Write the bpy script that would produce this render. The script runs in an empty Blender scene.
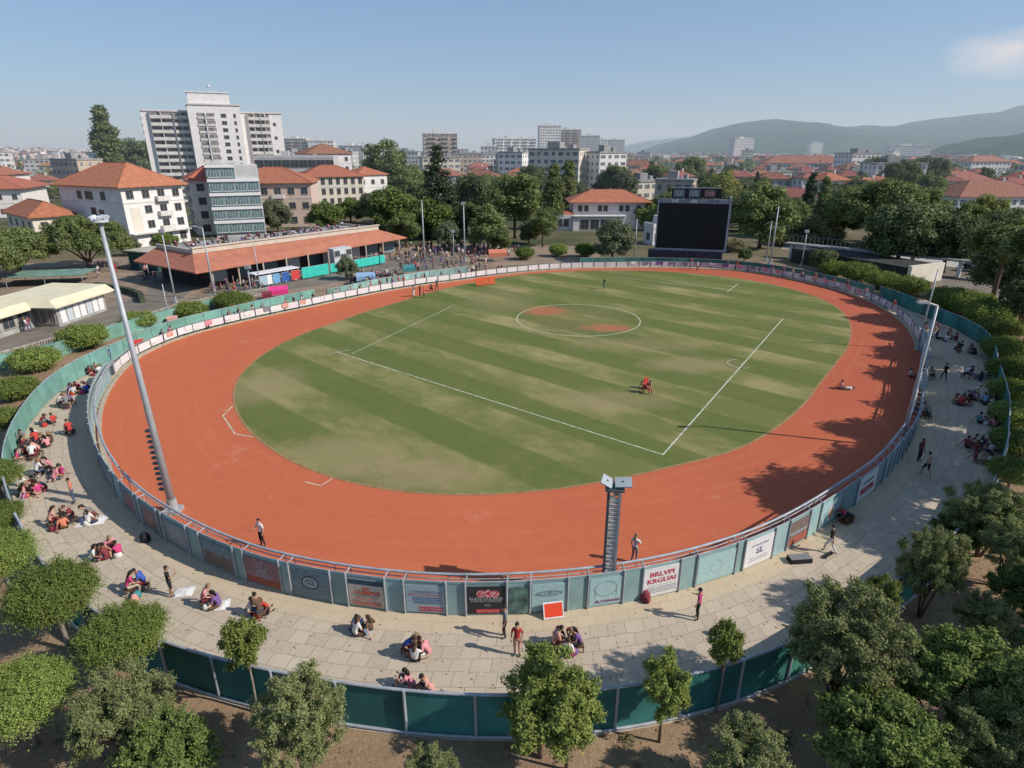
import bpy, math, random
import numpy as np
from mathutils import Vector, Matrix, noise as mnoise
R = random.Random(7)
rad = math.radians
C = bpy.context.scene.collection
sin, cos, pi = math.sin, math.cos, math.pi

# ------------------------------------------------------------------ camera
FOC, CAMH = 610.0, 20.0
TH = math.atan(234 / FOC); ct, st = cos(TH), sin(TH)
cam = bpy.data.cameras.new('camera'); co = bpy.data.objects.new('camera', cam); C.objects.link(co)
co.location = (0, 0, CAMH); co.rotation_euler = (pi / 2 - TH, 0, 0)
cam.sensor_width = 36; cam.lens = FOC / 1024 * 36; cam.clip_end = 20000; cam.clip_start = .3
bpy.context.scene.camera = co

def G(x, y, z=0.0):
    u = (x - 512) / FOC; v = (384 - y) / FOC
    dx, dy, dz = u, ct + v * st, -st + v * ct
    t = (z - CAMH) / dz
    return dx * t, dy * t
def HT(x, y, ty):
    X, Y = G(x, y); v = (384 - ty) / FOC
    return (v * Y * ct - Y * st) / (ct + v * st) + CAMH
def PXM(Y, z=0):           # metres per pixel at a ground distance
    return (Y * ct - (z - CAMH) * st) / FOC

# ------------------------------------------------------------------ materials
MC = {}
def mat(name, col, rough=.8, var=.12, scale=3., metal=0., bump=0., bscale=None, detail=3, spec=.3, orand=0.):
    if name in MC: return MC[name]
    m = bpy.data.materials.new(name); m.use_nodes = True; n = m.node_tree.nodes; l = m.node_tree.links
    b = n['Principled BSDF']; b.inputs['Roughness'].default_value = rough; b.inputs['Metallic'].default_value = metal
    b.inputs['Specular IOR Level'].default_value = spec
    tc = n.new('ShaderNodeTexCoord'); nz = n.new('ShaderNodeTexNoise'); nz.inputs['Scale'].default_value = scale
    nz.inputs['Detail'].default_value = detail; l.new(tc.outputs['Object'], nz.inputs['Vector'])
    r = n.new('ShaderNodeMapRange'); r.inputs[1].default_value = .3; r.inputs[2].default_value = .7
    r.inputs[3].default_value = 1 - var; r.inputs[4].default_value = 1 + var; l.new(nz.outputs[0], r.inputs[0])
    v = n.new('ShaderNodeVectorMath'); v.operation = 'SCALE'; v.inputs[0].default_value = col[:3]
    l.new(r.outputs[0], v.inputs['Scale'])
    src = v.outputs[0]
    if orand:
        oi = n.new('ShaderNodeObjectInfo'); h = n.new('ShaderNodeHueSaturation')
        r2 = n.new('ShaderNodeMapRange'); r2.inputs[3].default_value = 1 - orand; r2.inputs[4].default_value = 1 + orand
        l.new(oi.outputs['Random'], r2.inputs[0]); l.new(r2.outputs[0], h.inputs['Value'])
        r3 = n.new('ShaderNodeMapRange'); r3.inputs[3].default_value = .5 - orand * .08; r3.inputs[4].default_value = .5 + orand * .08
        mt = n.new('ShaderNodeMath'); mt.operation = 'MULTIPLY'; mt.inputs[1].default_value = 7.31
        mf = n.new('ShaderNodeMath'); mf.operation = 'FRACT'; l.new(oi.outputs['Random'], mt.inputs[0]); l.new(mt.outputs[0], mf.inputs[0])
        l.new(mf.outputs[0], r3.inputs[0]); l.new(r3.outputs[0], h.inputs['Hue'])
        l.new(src, h.inputs['Color']); src = h.outputs[0]
    l.new(src, b.inputs['Base Color'])
    if bump:
        bp = n.new('ShaderNodeBump'); bp.inputs['Strength'].default_value = bump; bp.inputs['Distance'].default_value = .1
        nb = n.new('ShaderNodeTexNoise'); nb.inputs['Scale'].default_value = bscale or scale * 4; nb.inputs['Detail'].default_value = 4
        l.new(tc.outputs['Object'], nb.inputs['Vector']); l.new(nb.outputs[0], bp.inputs['Height']); l.new(bp.outputs[0], b.inputs['Normal'])
    MC[name] = m; return m

def leafmat(name, col, tip=None, var=.35):
    if name in MC: return MC[name]
    m = bpy.data.materials.new(name); m.use_nodes = True; n = m.node_tree.nodes; l = m.node_tree.links
    b = n['Principled BSDF']; b.inputs['Roughness'].default_value = .75; b.inputs['Specular IOR Level'].default_value = .08
    g = n.new('ShaderNodeNewGeometry'); mx = n.new('ShaderNodeMix'); mx.data_type = 'RGBA'
    tip = tip or (col[0] * 1.7, col[1] * 1.5, col[2] * 1.2)
    mx.inputs['A'].default_value = (*col, 1); mx.inputs['B'].default_value = (*tip, 1)
    tc = n.new('ShaderNodeTexCoord'); nz = n.new('ShaderNodeTexNoise'); nz.inputs['Scale'].default_value = 1.1; nz.inputs['Detail'].default_value = 3
    l.new(tc.outputs['Object'], nz.inputs['Vector'])
    a = n.new('ShaderNodeMath'); a.operation = 'ADD'; l.new(g.outputs['Random Per Island'], a.inputs[0]); l.new(nz.outputs[0], a.inputs[1])
    r = n.new('ShaderNodeMapRange'); r.inputs[1].default_value = .35; r.inputs[2].default_value = 1.4; l.new(a.outputs[0], r.inputs[0])
    l.new(r.outputs[0], mx.inputs['Factor'])
    oi = n.new('ShaderNodeObjectInfo'); h = n.new('ShaderNodeHueSaturation')
    r2 = n.new('ShaderNodeMapRange'); r2.inputs[3].default_value = 1 - var * .7; r2.inputs[4].default_value = 1 + var * .7
    l.new(oi.outputs['Random'], r2.inputs[0]); l.new(r2.outputs[0], h.inputs['Value']); l.new(mx.outputs['Result'], h.inputs['Color'])
    l.new(h.outputs[0], b.inputs['Base Color'])
    tr = n.new('ShaderNodeBsdfTranslucent'); l.new(h.outputs[0], tr.inputs['Color'])
    ms = n.new('ShaderNodeMixShader'); ms.inputs[0].default_value = .22
    l.new(b.outputs[0], ms.inputs[1]); l.new(tr.outputs[0], ms.inputs[2]); l.new(ms.outputs[0], n['Material Output'].inputs['Surface'])
    MC[name] = m; return m

# ------------------------------------------------------------------ mesh helpers
class MB:
    def __init__(s): s.v = []; s.f = []; s.m = []; s.uv = None
    def poly(s, pts, m=0):
        i = len(s.v); s.v += [tuple(p) for p in pts]; s.f.append(tuple(range(i, i + len(pts)))); s.m.append(m)
    def box(s, x0, y0, z0, x1, y1, z1, m=0, M=None):
        p = [(x0,y0,z0),(x1,y0,z0),(x1,y1,z0),(x0,y1,z0),(x0,y0,z1),(x1,y0,z1),(x1,y1,z1),(x0,y1,z1)]
        if M is not None: p = [tuple(M @ Vector(q)) for q in p]
        i = len(s.v); s.v += p
        for f in ((0,3,2,1),(4,5,6,7),(0,1,5,4),(1,2,6,5),(2,3,7,6),(3,0,4,7)): s.f.append(tuple(i + k for k in f)); s.m.append(m)
    def tube(s, pts, rs, n=8, m=0, cap=True):
        pts = [Vector(p) for p in pts]
        if not hasattr(rs, '__len__'): rs = [rs] * len(pts)
        i0 = len(s.v)
        for k, p in enumerate(pts):
            d = (pts[min(k + 1, len(pts) - 1)] - pts[max(k - 1, 0)]).normalized()
            a = d.orthogonal().normalized() if abs(d.z) < .9 else Vector((1, 0, 0)).cross(d).normalized()
            b = d.cross(a)
            for j in range(n):
                t = 2 * pi * j / n; s.v.append(tuple(p + (a * cos(t) + b * sin(t)) * rs[k]))
        for k in range(len(pts) - 1):
            for j in range(n):
                a0 = i0 + k * n + j; a1 = i0 + k * n + (j + 1) % n
                s.f.append((a0, a1, a1 + n, a0 + n)); s.m.append(m)
        if cap:
            s.f.append(tuple(i0 + j for j in range(n))[::-1]); s.m.append(m)
            e = i0 + (len(pts) - 1) * n; s.f.append(tuple(e + j for j in range(n))); s.m.append(m)
    def ball(s, c, r, m=0, nu=8, nv=6):
        if not hasattr(r, '__len__'): r = (r, r, r)
        i0 = len(s.v)
        for a in range(nv + 1):
            t = pi * a / nv
            for b in range(nu):
                q = 2 * pi * b / nu
                s.v.append((c[0] + r[0] * sin(t) * cos(q), c[1] + r[1] * sin(t) * sin(q), c[2] + r[2] * cos(t)))
        for a in range(nv):
            for b in range(nu):
                p0 = i0 + a * nu + b; p1 = i0 + a * nu + (b + 1) % nu
                s.f.append((p0, p0 + nu, p1 + nu, p1)); s.m.append(m)
    def mesh(s, name, mats, smooth=False):
        me = bpy.data.meshes.new(name); me.from_pydata(s.v, [], s.f)
        for a in (mats if isinstance(mats, (list, tuple)) else [mats]): me.materials.append(a)
        me.polygons.foreach_set('material_index', s.m)
        if smooth: me.polygons.foreach_set('use_smooth', [True] * len(s.f))
        if s.uv:
            u = me.uv_layers.new(name='UVMap'); k = [c for p in s.uv for c in p]; u.data.foreach_set('uv', k)
        me.update(); return me
    def build(s, name, mats, parent=None, loc=None, smooth=False):
        return link(name, s.mesh(name, mats, smooth), parent, loc)
def link(name, data, parent=None, loc=None, rz=None):
    o = bpy.data.objects.new(name, data); C.objects.link(o)
    if parent: o.parent = parent
    if loc is not None: o.location = loc
    if rz is not None: o.rotation_euler = (0, 0, rz)
    return o
def tag(o, label=None, cat=None, group=None, kind=None):
    if label: o['label'] = label
    if cat: o['category'] = cat
    if group: o['group'] = group
    if kind: o['kind'] = kind
    return o
def thing(name, label, cat, loc=(0,0,0), rz=0, group=None):
    return tag(link(name, None, None, loc, rz), label, cat, group)
def struct(name, mb, m, **k): return tag(mb.build(name, m, **k), kind='structure')
KIDS = {}
def copy_tree(o, loc, rz=0, sc=None, label=None, group=None):
    if o.name not in KIDS: KIDS[o.name] = [(c, list(c.children)) for c in o.children]
    r = o.copy(); C.objects.link(r); r.location = loc; r.rotation_euler = (0, 0, rz)
    if sc is not None: r.scale = sc if hasattr(sc, '__len__') else (sc,) * 3
    if label: r['label'] = label
    if group: r['group'] = group
    for c, gs in KIDS[o.name]:
        d = c.copy(); C.objects.link(d); d.parent = r
        for g in gs:
            e = g.copy(); C.objects.link(e); e.parent = d
    return r

# ------------------------------------------------------------------ world, sun, haze
AZ, EL = rad(15), rad(37)
w = bpy.data.worlds.new('World'); bpy.context.scene.world = w; w.use_nodes = True
n = w.node_tree.nodes; l = w.node_tree.links; bg = n['Background']; bg.inputs[1].default_value = .14
sky = n.new('ShaderNodeTexSky'); sky.sky_type = 'NISHITA'; sky.sun_disc = False
sky.sun_elevation = EL; sky.sun_rotation = pi / 2 + AZ; sky.altitude = 200; sky.air_density = 1.0; sky.dust_density = .7; sky.ozone_density = 3.0
tc = n.new('ShaderNodeTexCoord'); nz = n.new('ShaderNodeTexNoise'); nz.inputs['Scale'].default_value = 9; nz.inputs['Detail'].default_value = 8; nz.inputs['Roughness'].default_value = .62
mp = n.new('ShaderNodeMapping'); mp.inputs['Scale'].default_value = (1, 1, 1.9); l.new(tc.outputs['Generated'], mp.inputs[0]); l.new(mp.outputs[0], nz.inputs[0])
cdir = Vector(((1012 - 512) / FOC, ct + ((384 - 50) / FOC) * st, -st + ((384 - 50) / FOC) * ct)).normalized()
sb = n.new('ShaderNodeVectorMath'); sb.operation = 'SUBTRACT'; l.new(tc.outputs['Generated'], sb.inputs[0]); sb.inputs[1].default_value = cdir
sc_ = n.new('ShaderNodeVectorMath'); sc_.operation = 'MULTIPLY'; l.new(sb.outputs[0], sc_.inputs[0]); sc_.inputs[1].default_value = (14, 14, 36)
ln = n.new('ShaderNodeVectorMath'); ln.operation = 'LENGTH'; l.new(sc_.outputs[0], ln.inputs[0])
mr = n.new('ShaderNodeMapRange'); mr.inputs[1].default_value = 0.0; mr.inputs[2].default_value = 2.0; mr.inputs[3].default_value = .62; mr.inputs[4].default_value = -.55; l.new(ln.outputs[1], mr.inputs[0])
ad = n.new('ShaderNodeMath'); ad.operation = 'ADD'; l.new(mr.outputs[0], ad.inputs[0]); l.new(nz.outputs[0], ad.inputs[1])
m2 = n.new('ShaderNodeMapRange'); m2.inputs[1].default_value = .52; m2.inputs[2].default_value = 1.05; m2.inputs[4].default_value = 1.0; l.new(ad.outputs[0], m2.inputs[0])
mx = n.new('ShaderNodeMix'); mx.data_type = 'RGBA'; l.new(m2.outputs[0], mx.inputs['Factor']); tn = n.new('ShaderNodeMix'); tn.data_type = 'RGBA'; tn.blend_type = 'MULTIPLY'; tn.inputs['Factor'].default_value = 1; tn.inputs['B'].default_value = (.70, .86, 1.02, 1); l.new(sky.outputs[0], tn.inputs['A']); fb_ = n.new('ShaderNodeMix'); fb_.data_type = 'RGBA'; fb_.inputs['Factor'].default_value = .5; l.new(tn.outputs['Result'], fb_.inputs['A']); fb_.inputs['B'].default_value = (1.6, 2.4, 3.65, 1); l.new(fb_.outputs['Result'], mx.inputs['A']); mx.inputs['B'].default_value = (5.4, 5.3, 5.5, 1)
l.new(mx.outputs['Result'], bg.inputs[0])

sd = bpy.data.lights.new('sun', 'SUN'); sd.energy = 4.7; sd.angle = rad(.5); sd.color = (1, .93, .83)
so = link('sun', sd); so.rotation_euler = Vector((-cos(AZ) * cos(EL), sin(AZ) * cos(EL), -sin(EL))).to_track_quat('-Z', 'Y').to_euler()

hz = MB(); hz.box(-5200, 150, -3, 5200, 7400, 240)
hm = bpy.data.materials.new('haze'); hm.use_nodes = True; hn = hm.node_tree.nodes; hn.remove(hn['Principled BSDF'])
vs = hn.new('ShaderNodeVolumeScatter'); vs.inputs['Color'].default_value = (.66, .80, .95, 1); vs.inputs['Density'].default_value = .00028; vs.inputs['Anisotropy'].default_value = .1
hm.node_tree.links.new(vs.outputs[0], hn['Material Output'].inputs['Volume'])
tag(hz.build('haze', hm), kind='structure')
S = bpy.context.scene
S.view_settings.view_transform = 'Standard'; S.view_settings.look = 'None'; S.view_settings.exposure = 0
S.cycles.volume_bounces = 1; S.cycles.max_bounces = 6; S.cycles.transparent_max_bounces = 12

# ------------------------------------------------------------------ rings
A_ = [(916,415),(910,443),(893,466),(875,490),(852,505),(805,537),(777,556),(737,572),(677,592),(620,604),(582,609),(527,614),(465,616),(405,614),(350,605),(292,596),(245,582),(192,555),(165,540),(135,517),(105,475),(95,440),(96,410),(108,385),(133,358),(180,337),(235,323),(270,315),(305,308),(356,297),(403,288),(463,280),(516,273),(566,269),(620,268),(690,268),(753,272),(820,285),(853,294),(886,309),(908,326),(918,345),(919,380)]
B_ = [(27,430),(15,454),(10,490),(20,525),(45,580),(82,637),(140,668),(215,697),(259,708),(373,728),(437,737),(509,740),(597,733),(656,724),(718,708),(773,690),(830,655),(904,601),(926,584),(965,540),(990,490),(1000,440),(998,400),(990,375),(982,346),(961,332),(933,322),(905,308),(876,298),(836,287),(786,278),(728,270),(660,266),(590,266),(516,269),(463,275),(403,283),(345,295),(303,305),(273,311),(235,320),(210,328),(185,335),(162,342),(140,352),(110,362),(85,376),(67,385),(45,405)]
F_ = [(236,385),(234,400),(242,420),(260,440),(290,460),(330,477),(380,489),(440,495),(500,494),(560,488),(620,478),(680,462),(725,455),(751,442),(779,424),(798,408),(815,385),(828,370),(838,357),(848,335),(847,318),(830,303),(800,291),(760,282),(710,275),(650,271),(585,271),(520,275),(460,286),(400,303),(340,322),(280,345),(250,365)]
CX, CY = 5.0, 66.0
def ring(px, kk=7):
    q = sorted((math.degrees(math.atan2(Y - CY, X - CX)) % 360, math.hypot(X - CX, Y - CY)) for X, Y in (G(*p) for p in px))
    a = np.array([t[0] for t in q]); r = np.array([t[1] for t in q])
    a = np.concatenate([a - 360, a, a + 360]); r = np.tile(r, 3)
    g = np.interp(np.arange(-20, 741), a, r)
    k = np.ones(kk) / kk; s = np.convolve(g, k, 'same'); s = np.convolve(s, k, 'same')
    return s[20:381]
rA, rB, rF = ring(A_), ring(B_), ring(F_, 11)
for i in range(361):
    rB[i] = max(rB[i], rA[i] + 1.3)
def rr(tab, deg):
    d = float(deg) % 360; i = min(int(d), 359); return tab[i] * (1 - (d - i)) + tab[i + 1] * (d - i)
def rp(tab, deg, off=0):
    r = rr(tab, deg) + off; return CX + r * cos(rad(deg)), CY + r * sin(rad(deg))
def sweep(tab, d0, d1, step, off=0):
    """points along a ring, evenly step metres apart, as degrees"""
    out = [d0]; d = d0; acc = 0; p = rp(tab, d, off)
    while d < d1:
        d += .1; q = rp(tab, d, off); acc += math.dist(p, q); p = q
        if acc >= step: out.append(d); acc = 0
    return out
def tang(d):
    a, b = rp(rA, d - .6), rp(rA, d + .6); return math.atan2(b[1] - a[1], b[0] - a[0]) + pi
def deg_of(X, Y): return math.degrees(math.atan2(Y - CY, X - CX)) % 360
def disc(tab, off, z, mb=None):
    mb = mb or MB(); mb.poly([(*rp(tab, d, off), z) for d in range(360)]); return mb
def annulus(t0, o0, t1, o1, z, d0=0, d1=360, seg=4):
    mb = MB(); mb.uv = []
    s = 0; prev = None
    for d in range(d0, d1):
        p, q = rp(t0, d, o0), rp(t0, d + 1, o0); a, b = rp(t1, d, o1), rp(t1, d + 1, o1)
        L = math.dist(((p[0]+a[0])/2, (p[1]+a[1])/2), ((q[0]+b[0])/2, (q[1]+b[1])/2)); wd = math.dist(p, a); wd2 = math.dist(q, b)
        for k in range(seg):
            f0, f1 = k / seg, (k + 1) / seg
            mix = lambda u, v, f: (u[0] + (v[0] - u[0]) * f, u[1] + (v[1] - u[1]) * f, z)
            mb.poly([mix(p, a, f0), mix(p, a, f1), mix(q, b, f1), mix(q, b, f0)])
            mb.uv += [(s, wd * f0), (s, wd * f1), (s + L, wd2 * f1), (s + L, wd2 * f0)]
        s += L
    return mb

# ------------------------------------------------------------------ ground materials
def nodes_mat(name):
    m = bpy.data.materials.new(name); m.use_nodes = True
    return m, m.node_tree.nodes, m.node_tree.links, m.node_tree.nodes['Principled BSDF']
class NG:
    def __init__(s, name):
        s.m, s.n, s.l, s.b = nodes_mat(name); s.tc = s.n.new('ShaderNodeTexCoord'); s.b.inputs['Roughness'].default_value = .95; s.b.inputs['Specular IOR Level'].default_value = .15
    def noise(s, scale, detail=4, src=None, rough=.55, stretch=None, rot=0):
        z = s.n.new('ShaderNodeTexNoise'); z.inputs['Scale'].default_value = scale; z.inputs['Detail'].default_value = detail; z.inputs['Roughness'].default_value = rough
        v = src or s.tc.outputs['Object']
        if stretch or rot:
            p = s.n.new('ShaderNodeMapping'); p.inputs['Scale'].default_value = stretch or (1,1,1); p.inputs['Rotation'].default_value = (0,0,rot)
            p.vector_type = 'TEXTURE' if False else 'POINT'; s.l.new(v, p.inputs[0]); v = p.outputs[0]
        s.l.new(v, z.inputs['Vector']); return z.outputs[0]
    def ramp(s, f, a, b, lo=0., hi=1.):
        r = s.n.new('ShaderNodeMapRange'); r.inputs[1].default_value = a; r.inputs[2].default_value = b; r.inputs[3].default_value = lo; r.inputs[4].default_value = hi; s.l.new(f, r.inputs[0]); return r.outputs[0]
    def math(s, op, a, b):
        x = s.n.new('ShaderNodeMath'); x.operation = op
        for i, v in enumerate((a, b)):
            if isinstance(v, (int, float)): x.inputs[i].default_value = v
            else: s.l.new(v, x.inputs[i])
        return x.outputs[0]
    def mix(s, f, a, b, mode='MIX'):
        x = s.n.new('ShaderNodeMix'); x.data_type = 'RGBA'; x.blend_type = mode
        for k, v in (('Factor', f), ('A', a), ('B', b)):
            if isinstance(v, tuple): x.inputs[k].default_value = (*v, 1)
            elif isinstance(v, (int, float)): x.inputs[k].default_value = v
            else: s.l.new(v, x.inputs[k])
        return x.outputs['Result']
    def out(s, col, bump=None, strength=.3, dist=.05):
        s.l.new(col, s.b.inputs['Base Color'])
        if bump is not None:
            p = s.n.new('ShaderNodeBump'); p.inputs['Strength'].default_value = strength; p.inputs['Distance'].default_value = dist
            s.l.new(bump, p.inputs['Height']); s.l.new(p.outputs[0], s.b.inputs['Normal'])
        return s.m
# soil / far ground
g = NG('soil')
col = g.mix(g.ramp(g.noise(.35, 5), .35, .65), (.235, .155, .092), (.335, .23, .145))
col = g.mix(g.ramp(g.noise(6, 4), .45, .7, 0, .5), col, (.41, .30, .20))
col = g.mix(g.ramp(g.noise(1.7, 5), .55, .68, 0, .45), col, (.17, .13, .08))
sx = g.n.new('ShaderNodeSeparateXYZ'); g.l.new(g.tc.outputs['Object'], sx.inputs[0])
farc = g.mix(g.ramp(g.noise(.03, 5), .42, .6), (.06, .075, .03), (.19, .15, .10))
farc = g.mix(g.ramp(g.noise(.3, 3), .4, .6, 0, .5), farc, (.10, .10, .055))
dist = g.math('ADD', sx.outputs[1], g.math('MULTIPLY', g.noise(.05, 3), 50))
col = g.mix(g.ramp(dist, 110, 160), col, farc)
SOIL = g.out(col, g.noise(9, 6), .5, .08)
mb = MB(); mb.poly([(-9000,-60,0),(9000,-60,0),(9000,9000,0),(-9000,9000,0)]); struct('ground', mb, SOIL)
# clay track
g = NG('clay'); uvn = g.tc.outputs['UV']
col = g.mix(g.ramp(g.noise(.09, 5), .3, .7), (.52, .135, .060), (.47, .118, .056))
col = g.mix(g.ramp(g.noise(1.2, 6, rough=.7), .35, .75, 0, .4), col, (.57, .175, .085))
col = g.mix(g.ramp(g.noise(.5, 7, rough=.72, stretch=(1, 3, 1)), .62, .78, 0, .35), col, (.52, .26, .17))
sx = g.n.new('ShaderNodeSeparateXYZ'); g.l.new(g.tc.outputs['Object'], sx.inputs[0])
col = g.mix(g.ramp(g.noise(.35, 9, rough=.8), .57, .63, 0, .3), col, (.36, .10, .06))
col = g.mix(g.ramp(g.noise(3.5, 8, rough=.85), .64, .72, 0, .35), col, (.62, .30, .2))
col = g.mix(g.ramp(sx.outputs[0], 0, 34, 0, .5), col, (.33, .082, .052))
col = g.mix(g.ramp(g.noise(1.0, 6, src=uvn, rough=.75, stretch=(.035, 1.6, 1)), .50, .68, 0, .28), col, (.58, .19, .095))
col = g.mix(g.ramp(g.noise(1.0, 7, src=uvn, rough=.8, stretch=(.05, 3.2, 1)), .56, .66, 0, .22), col, (.34, .085, .05))
col = g.mix(g.ramp(g.noise(.22, 8, rough=.75), .60, .70, 0, .35), col, (.60, .30, .20))
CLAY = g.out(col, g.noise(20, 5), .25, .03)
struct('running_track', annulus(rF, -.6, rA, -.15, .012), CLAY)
# grass pitch
g = NG('pitch_grass'); SA = rad(-42)
rot = g.n.new('ShaderNodeMapping'); rot.inputs['Rotation'].default_value = (0, 0, -SA); g.l.new(g.tc.outputs['Object'], rot.inputs[0])
sr = g.n.new('ShaderNodeSeparateXYZ'); g.l.new(rot.outputs[0], sr.inputs[0])
wob = g.noise(.08, 3)
yy = g.math('ADD', sr.outputs[1], g.math('MULTIPLY', wob, 1.2))
stripe = g.ramp(g.math('SINE', g.math('MULTIPLY', yy, 2 * pi / 7.6), 0), -.14, .14)
col = g.mix(stripe, (.115, .145, .037), (.155, .172, .050))
col = g.mix(g.ramp(g.noise(.9, 7, rough=.78), .42, .66, 0, .45), col, (.185, .18, .07)); col = g.mix(g.ramp(g.noise(5, 5, rough=.8), .45, .7, 0, .35), col, (.07, .09, .025))
worn = g.noise(.17, 10, src=rot.outputs[0], rough=.68, stretch=(.5, .9, 1))
wm = g.math('MULTIPLY', g.ramp(worn, .46, .64), g.ramp(stripe, 0, 1, .12, 1))
col = g.mix(g.math('MULTIPLY', wm, .72), col, (.37, .30, .145))
def spot(cx, cy, rx, ry, amt, c, sc=.5):
    global col
    s = g.n.new('ShaderNodeVectorMath'); s.operation = 'SUBTRACT'; g.l.new(g.tc.outputs['Object'], s.inputs[0]); s.inputs[1].default_value = (cx, cy, 0)
    q = g.n.new('ShaderNodeVectorMath'); q.operation = 'MULTIPLY'; g.l.new(s.outputs[0], q.inputs[0]); q.inputs[1].default_value = (1/rx, 1/ry, 0)
    ln = g.n.new('ShaderNodeVectorMath'); ln.operation = 'LENGTH'; g.l.new(q.outputs[0], ln.inputs[0])
    f = g.ramp(g.math('ADD', ln.outputs['Value'], g.math('MULTIPLY', g.noise(sc, 5, rough=.7), 1.1)), 1.0, 1.55, amt, 0)
    col = g.mix(f, col, c)
for px, py, rx, ry, am, c in ((546,311,3.6,3.2,.9,(.40,.135,.07)),(607,328,3.8,2.0,.9,(.40,.14,.075)),(578,319,8,8,.22,(.28,.19,.10)),(690,365,6,3,.6,(.30,.24,.12)),(345,455,7,4,.6,(.33,.26,.13)),(420,475,6,3,.6,(.33,.25,.13)),(265,385,4,6,.6,(.28,.23,.11)),(500,300,6,10,.35,(.28,.23,.11)),(640,345,10,3,.4,(.3,.24,.12)),(610,400,7,3,.5,(.3,.24,.12))):
    X, Y = G(px, py); spot(X, Y, rx, ry, am, c)
PITCH = g.out(col, g.noise(25, 4), .35, .04)
struct('grass_field', disc(rF, 0, .024), PITCH)
rimm = mat('field_edge', (.30, .19, .09), .95, .25, 2)
struct('field_border', annulus(rF, -.05, rF, .14, .029, seg=1), rimm)
# white lines
WH = mat('line_paint', (.50, .51, .38), .9, .35, 2.5)
def stripline(pts, wd, z, name, closed=False):
    mb = MB(); P = [Vector((p[0], p[1])) for p in pts]
    nn = len(P)
    for i in range(nn if closed else nn - 1):
        a, b = P[i], P[(i + 1) % nn]; d = (b - a).normalized(); s = Vector((-d.y, d.x)) * wd / 2
        e = d * wd * .2 if not closed else d * 0
        mb.poly([(*(a - s - e), z), (*(b - s + e), z), (*(b + s + e), z), (*(a + s - e), z)])
    return struct(name, mb, WH)
def pxl(*p): return [G(*q) for q in p]
stripline(pxl((336,352),(663,455)), .11, .034, 'touch_line')
stripline(pxl((663,455),(783,319)), .12, .039, 'goal_line')
stripline(pxl((352,354),(455,305)), .08, .039, 'halfway_line')
stripline(pxl((328,354),(350,350)), .1, .044, 'corner_mark')
stripline(pxl((615,277),(735,291)), .12, .034, 'far_touch_line')
stripline(pxl((727,292),(738,284)), .14, .039, 'far_goal_line')
cc = G(578, 319); stripline([(cc[0] + 7.75 * cos(t / 32 * pi), cc[1] + 7.75 * sin(t / 32 * pi)) for t in range(64)], .13, .034, 'centre_circle', True)
c2 = G(741, 364); stripline([(c2[0] + 1.3 * cos(rad(t)), c2[1] + 1.3 * sin(rad(t))) for t in range(90, 300, 15)], .1, .034, 'goal_arc')
stripline(pxl((233,406),(223,416),(235,434),(253,437)), .1, .019, 'track_marking')
stripline(pxl((305,482),(321,486),(333,478)), .08, .019, 'track_lane_marking')
# paved walkway
g = NG('paving'); uvn = g.tc.outputs['UV']
def brick(row, wd, mort, c1, c2, cm, off=.5):
    k = g.n.new('ShaderNodeTexBrick'); k.inputs['Scale'].default_value = 1; k.inputs['Brick Width'].default_value = wd; k.inputs['Row Height'].default_value = row
    k.inputs['Mortar Size'].default_value = mort; k.inputs['Mortar Smooth'].default_value = .3; k.offset = off; k.inputs['Bias'].default_value = 0
    k.inputs['Color1'].default_value = (*c1, 1); k.inputs['Color2'].default_value = (*c2, 1); k.inputs['Mortar'].default_value = (*cm, 1)
    return k
k = brick(.72, .86, .017, (.46, .375, .28), (.54, .45, .34), (.25, .195, .14), .37)
wv = g.n.new('ShaderNodeVectorMath'); wv.operation = 'ADD'; nv = g.n.new('ShaderNodeTexNoise'); nv.inputs['Scale'].default_value = .7; g.l.new(uvn, nv.inputs[0])
sc1 = g.n.new('ShaderNodeVectorMath'); sc1.operation = 'SCALE'; sc1.inputs['Scale'].default_value = .28; g.l.new(nv.outputs['Color'], sc1.inputs[0]); g.l.new(uvn, wv.inputs[0]); g.l.new(sc1.outputs[0], wv.inputs[1])
g.l.new(wv.outputs[0], k.inputs['Vector'])
col = g.mix(g.ramp(g.noise(.5, 6, rough=.7), .35, .7, 0, .5), k.outputs[0], (.38, .33, .265))
col = g.mix(g.ramp(g.noise(5, 5), .5, .75, 0, .4), col, (.55, .48, .39))
col = g.mix(g.ramp(g.noise(.2, 7, rough=.75), .58, .66, 0, .55), col, (.29, .245, .19))
uvs = g.n.new('ShaderNodeSeparateXYZ'); g.l.new(uvn, uvs.inputs[0])
col = g.mix(g.ramp(uvs.outputs[1], 1.0, 1.5, .45, 0), col, (.58, .46, .29))
PAV = g.out(col, k.outputs['Fac'], -.25, .02)
struct('walkway', annulus(rA, -.1, rB, .15, .016), PAV)
kerb = mat('kerb_stone', (.40, .33, .24), .9, .2, 2, bump=.2)
# kerb at the track edge on the far and left sides (real step)
mb = MB()
for d in range(-5, 236):
    p, q, a, b = rp(rA, d, -.55), rp(rA, d + 1, -.55), rp(rA, d, -.25), rp(rA, d + 1, -.25)
    mb.poly([(*p, .012), (*p, .14), (*q, .14), (*q, .012)][::-1]); mb.poly([(*p, .14), (*a, .14), (*b, .14), (*q, .14)][::-1]); mb.poly([(*a, .012), (*a, .14), (*b, .14), (*b, .012)])
struct('track_kerb', mb, kerb)
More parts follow.
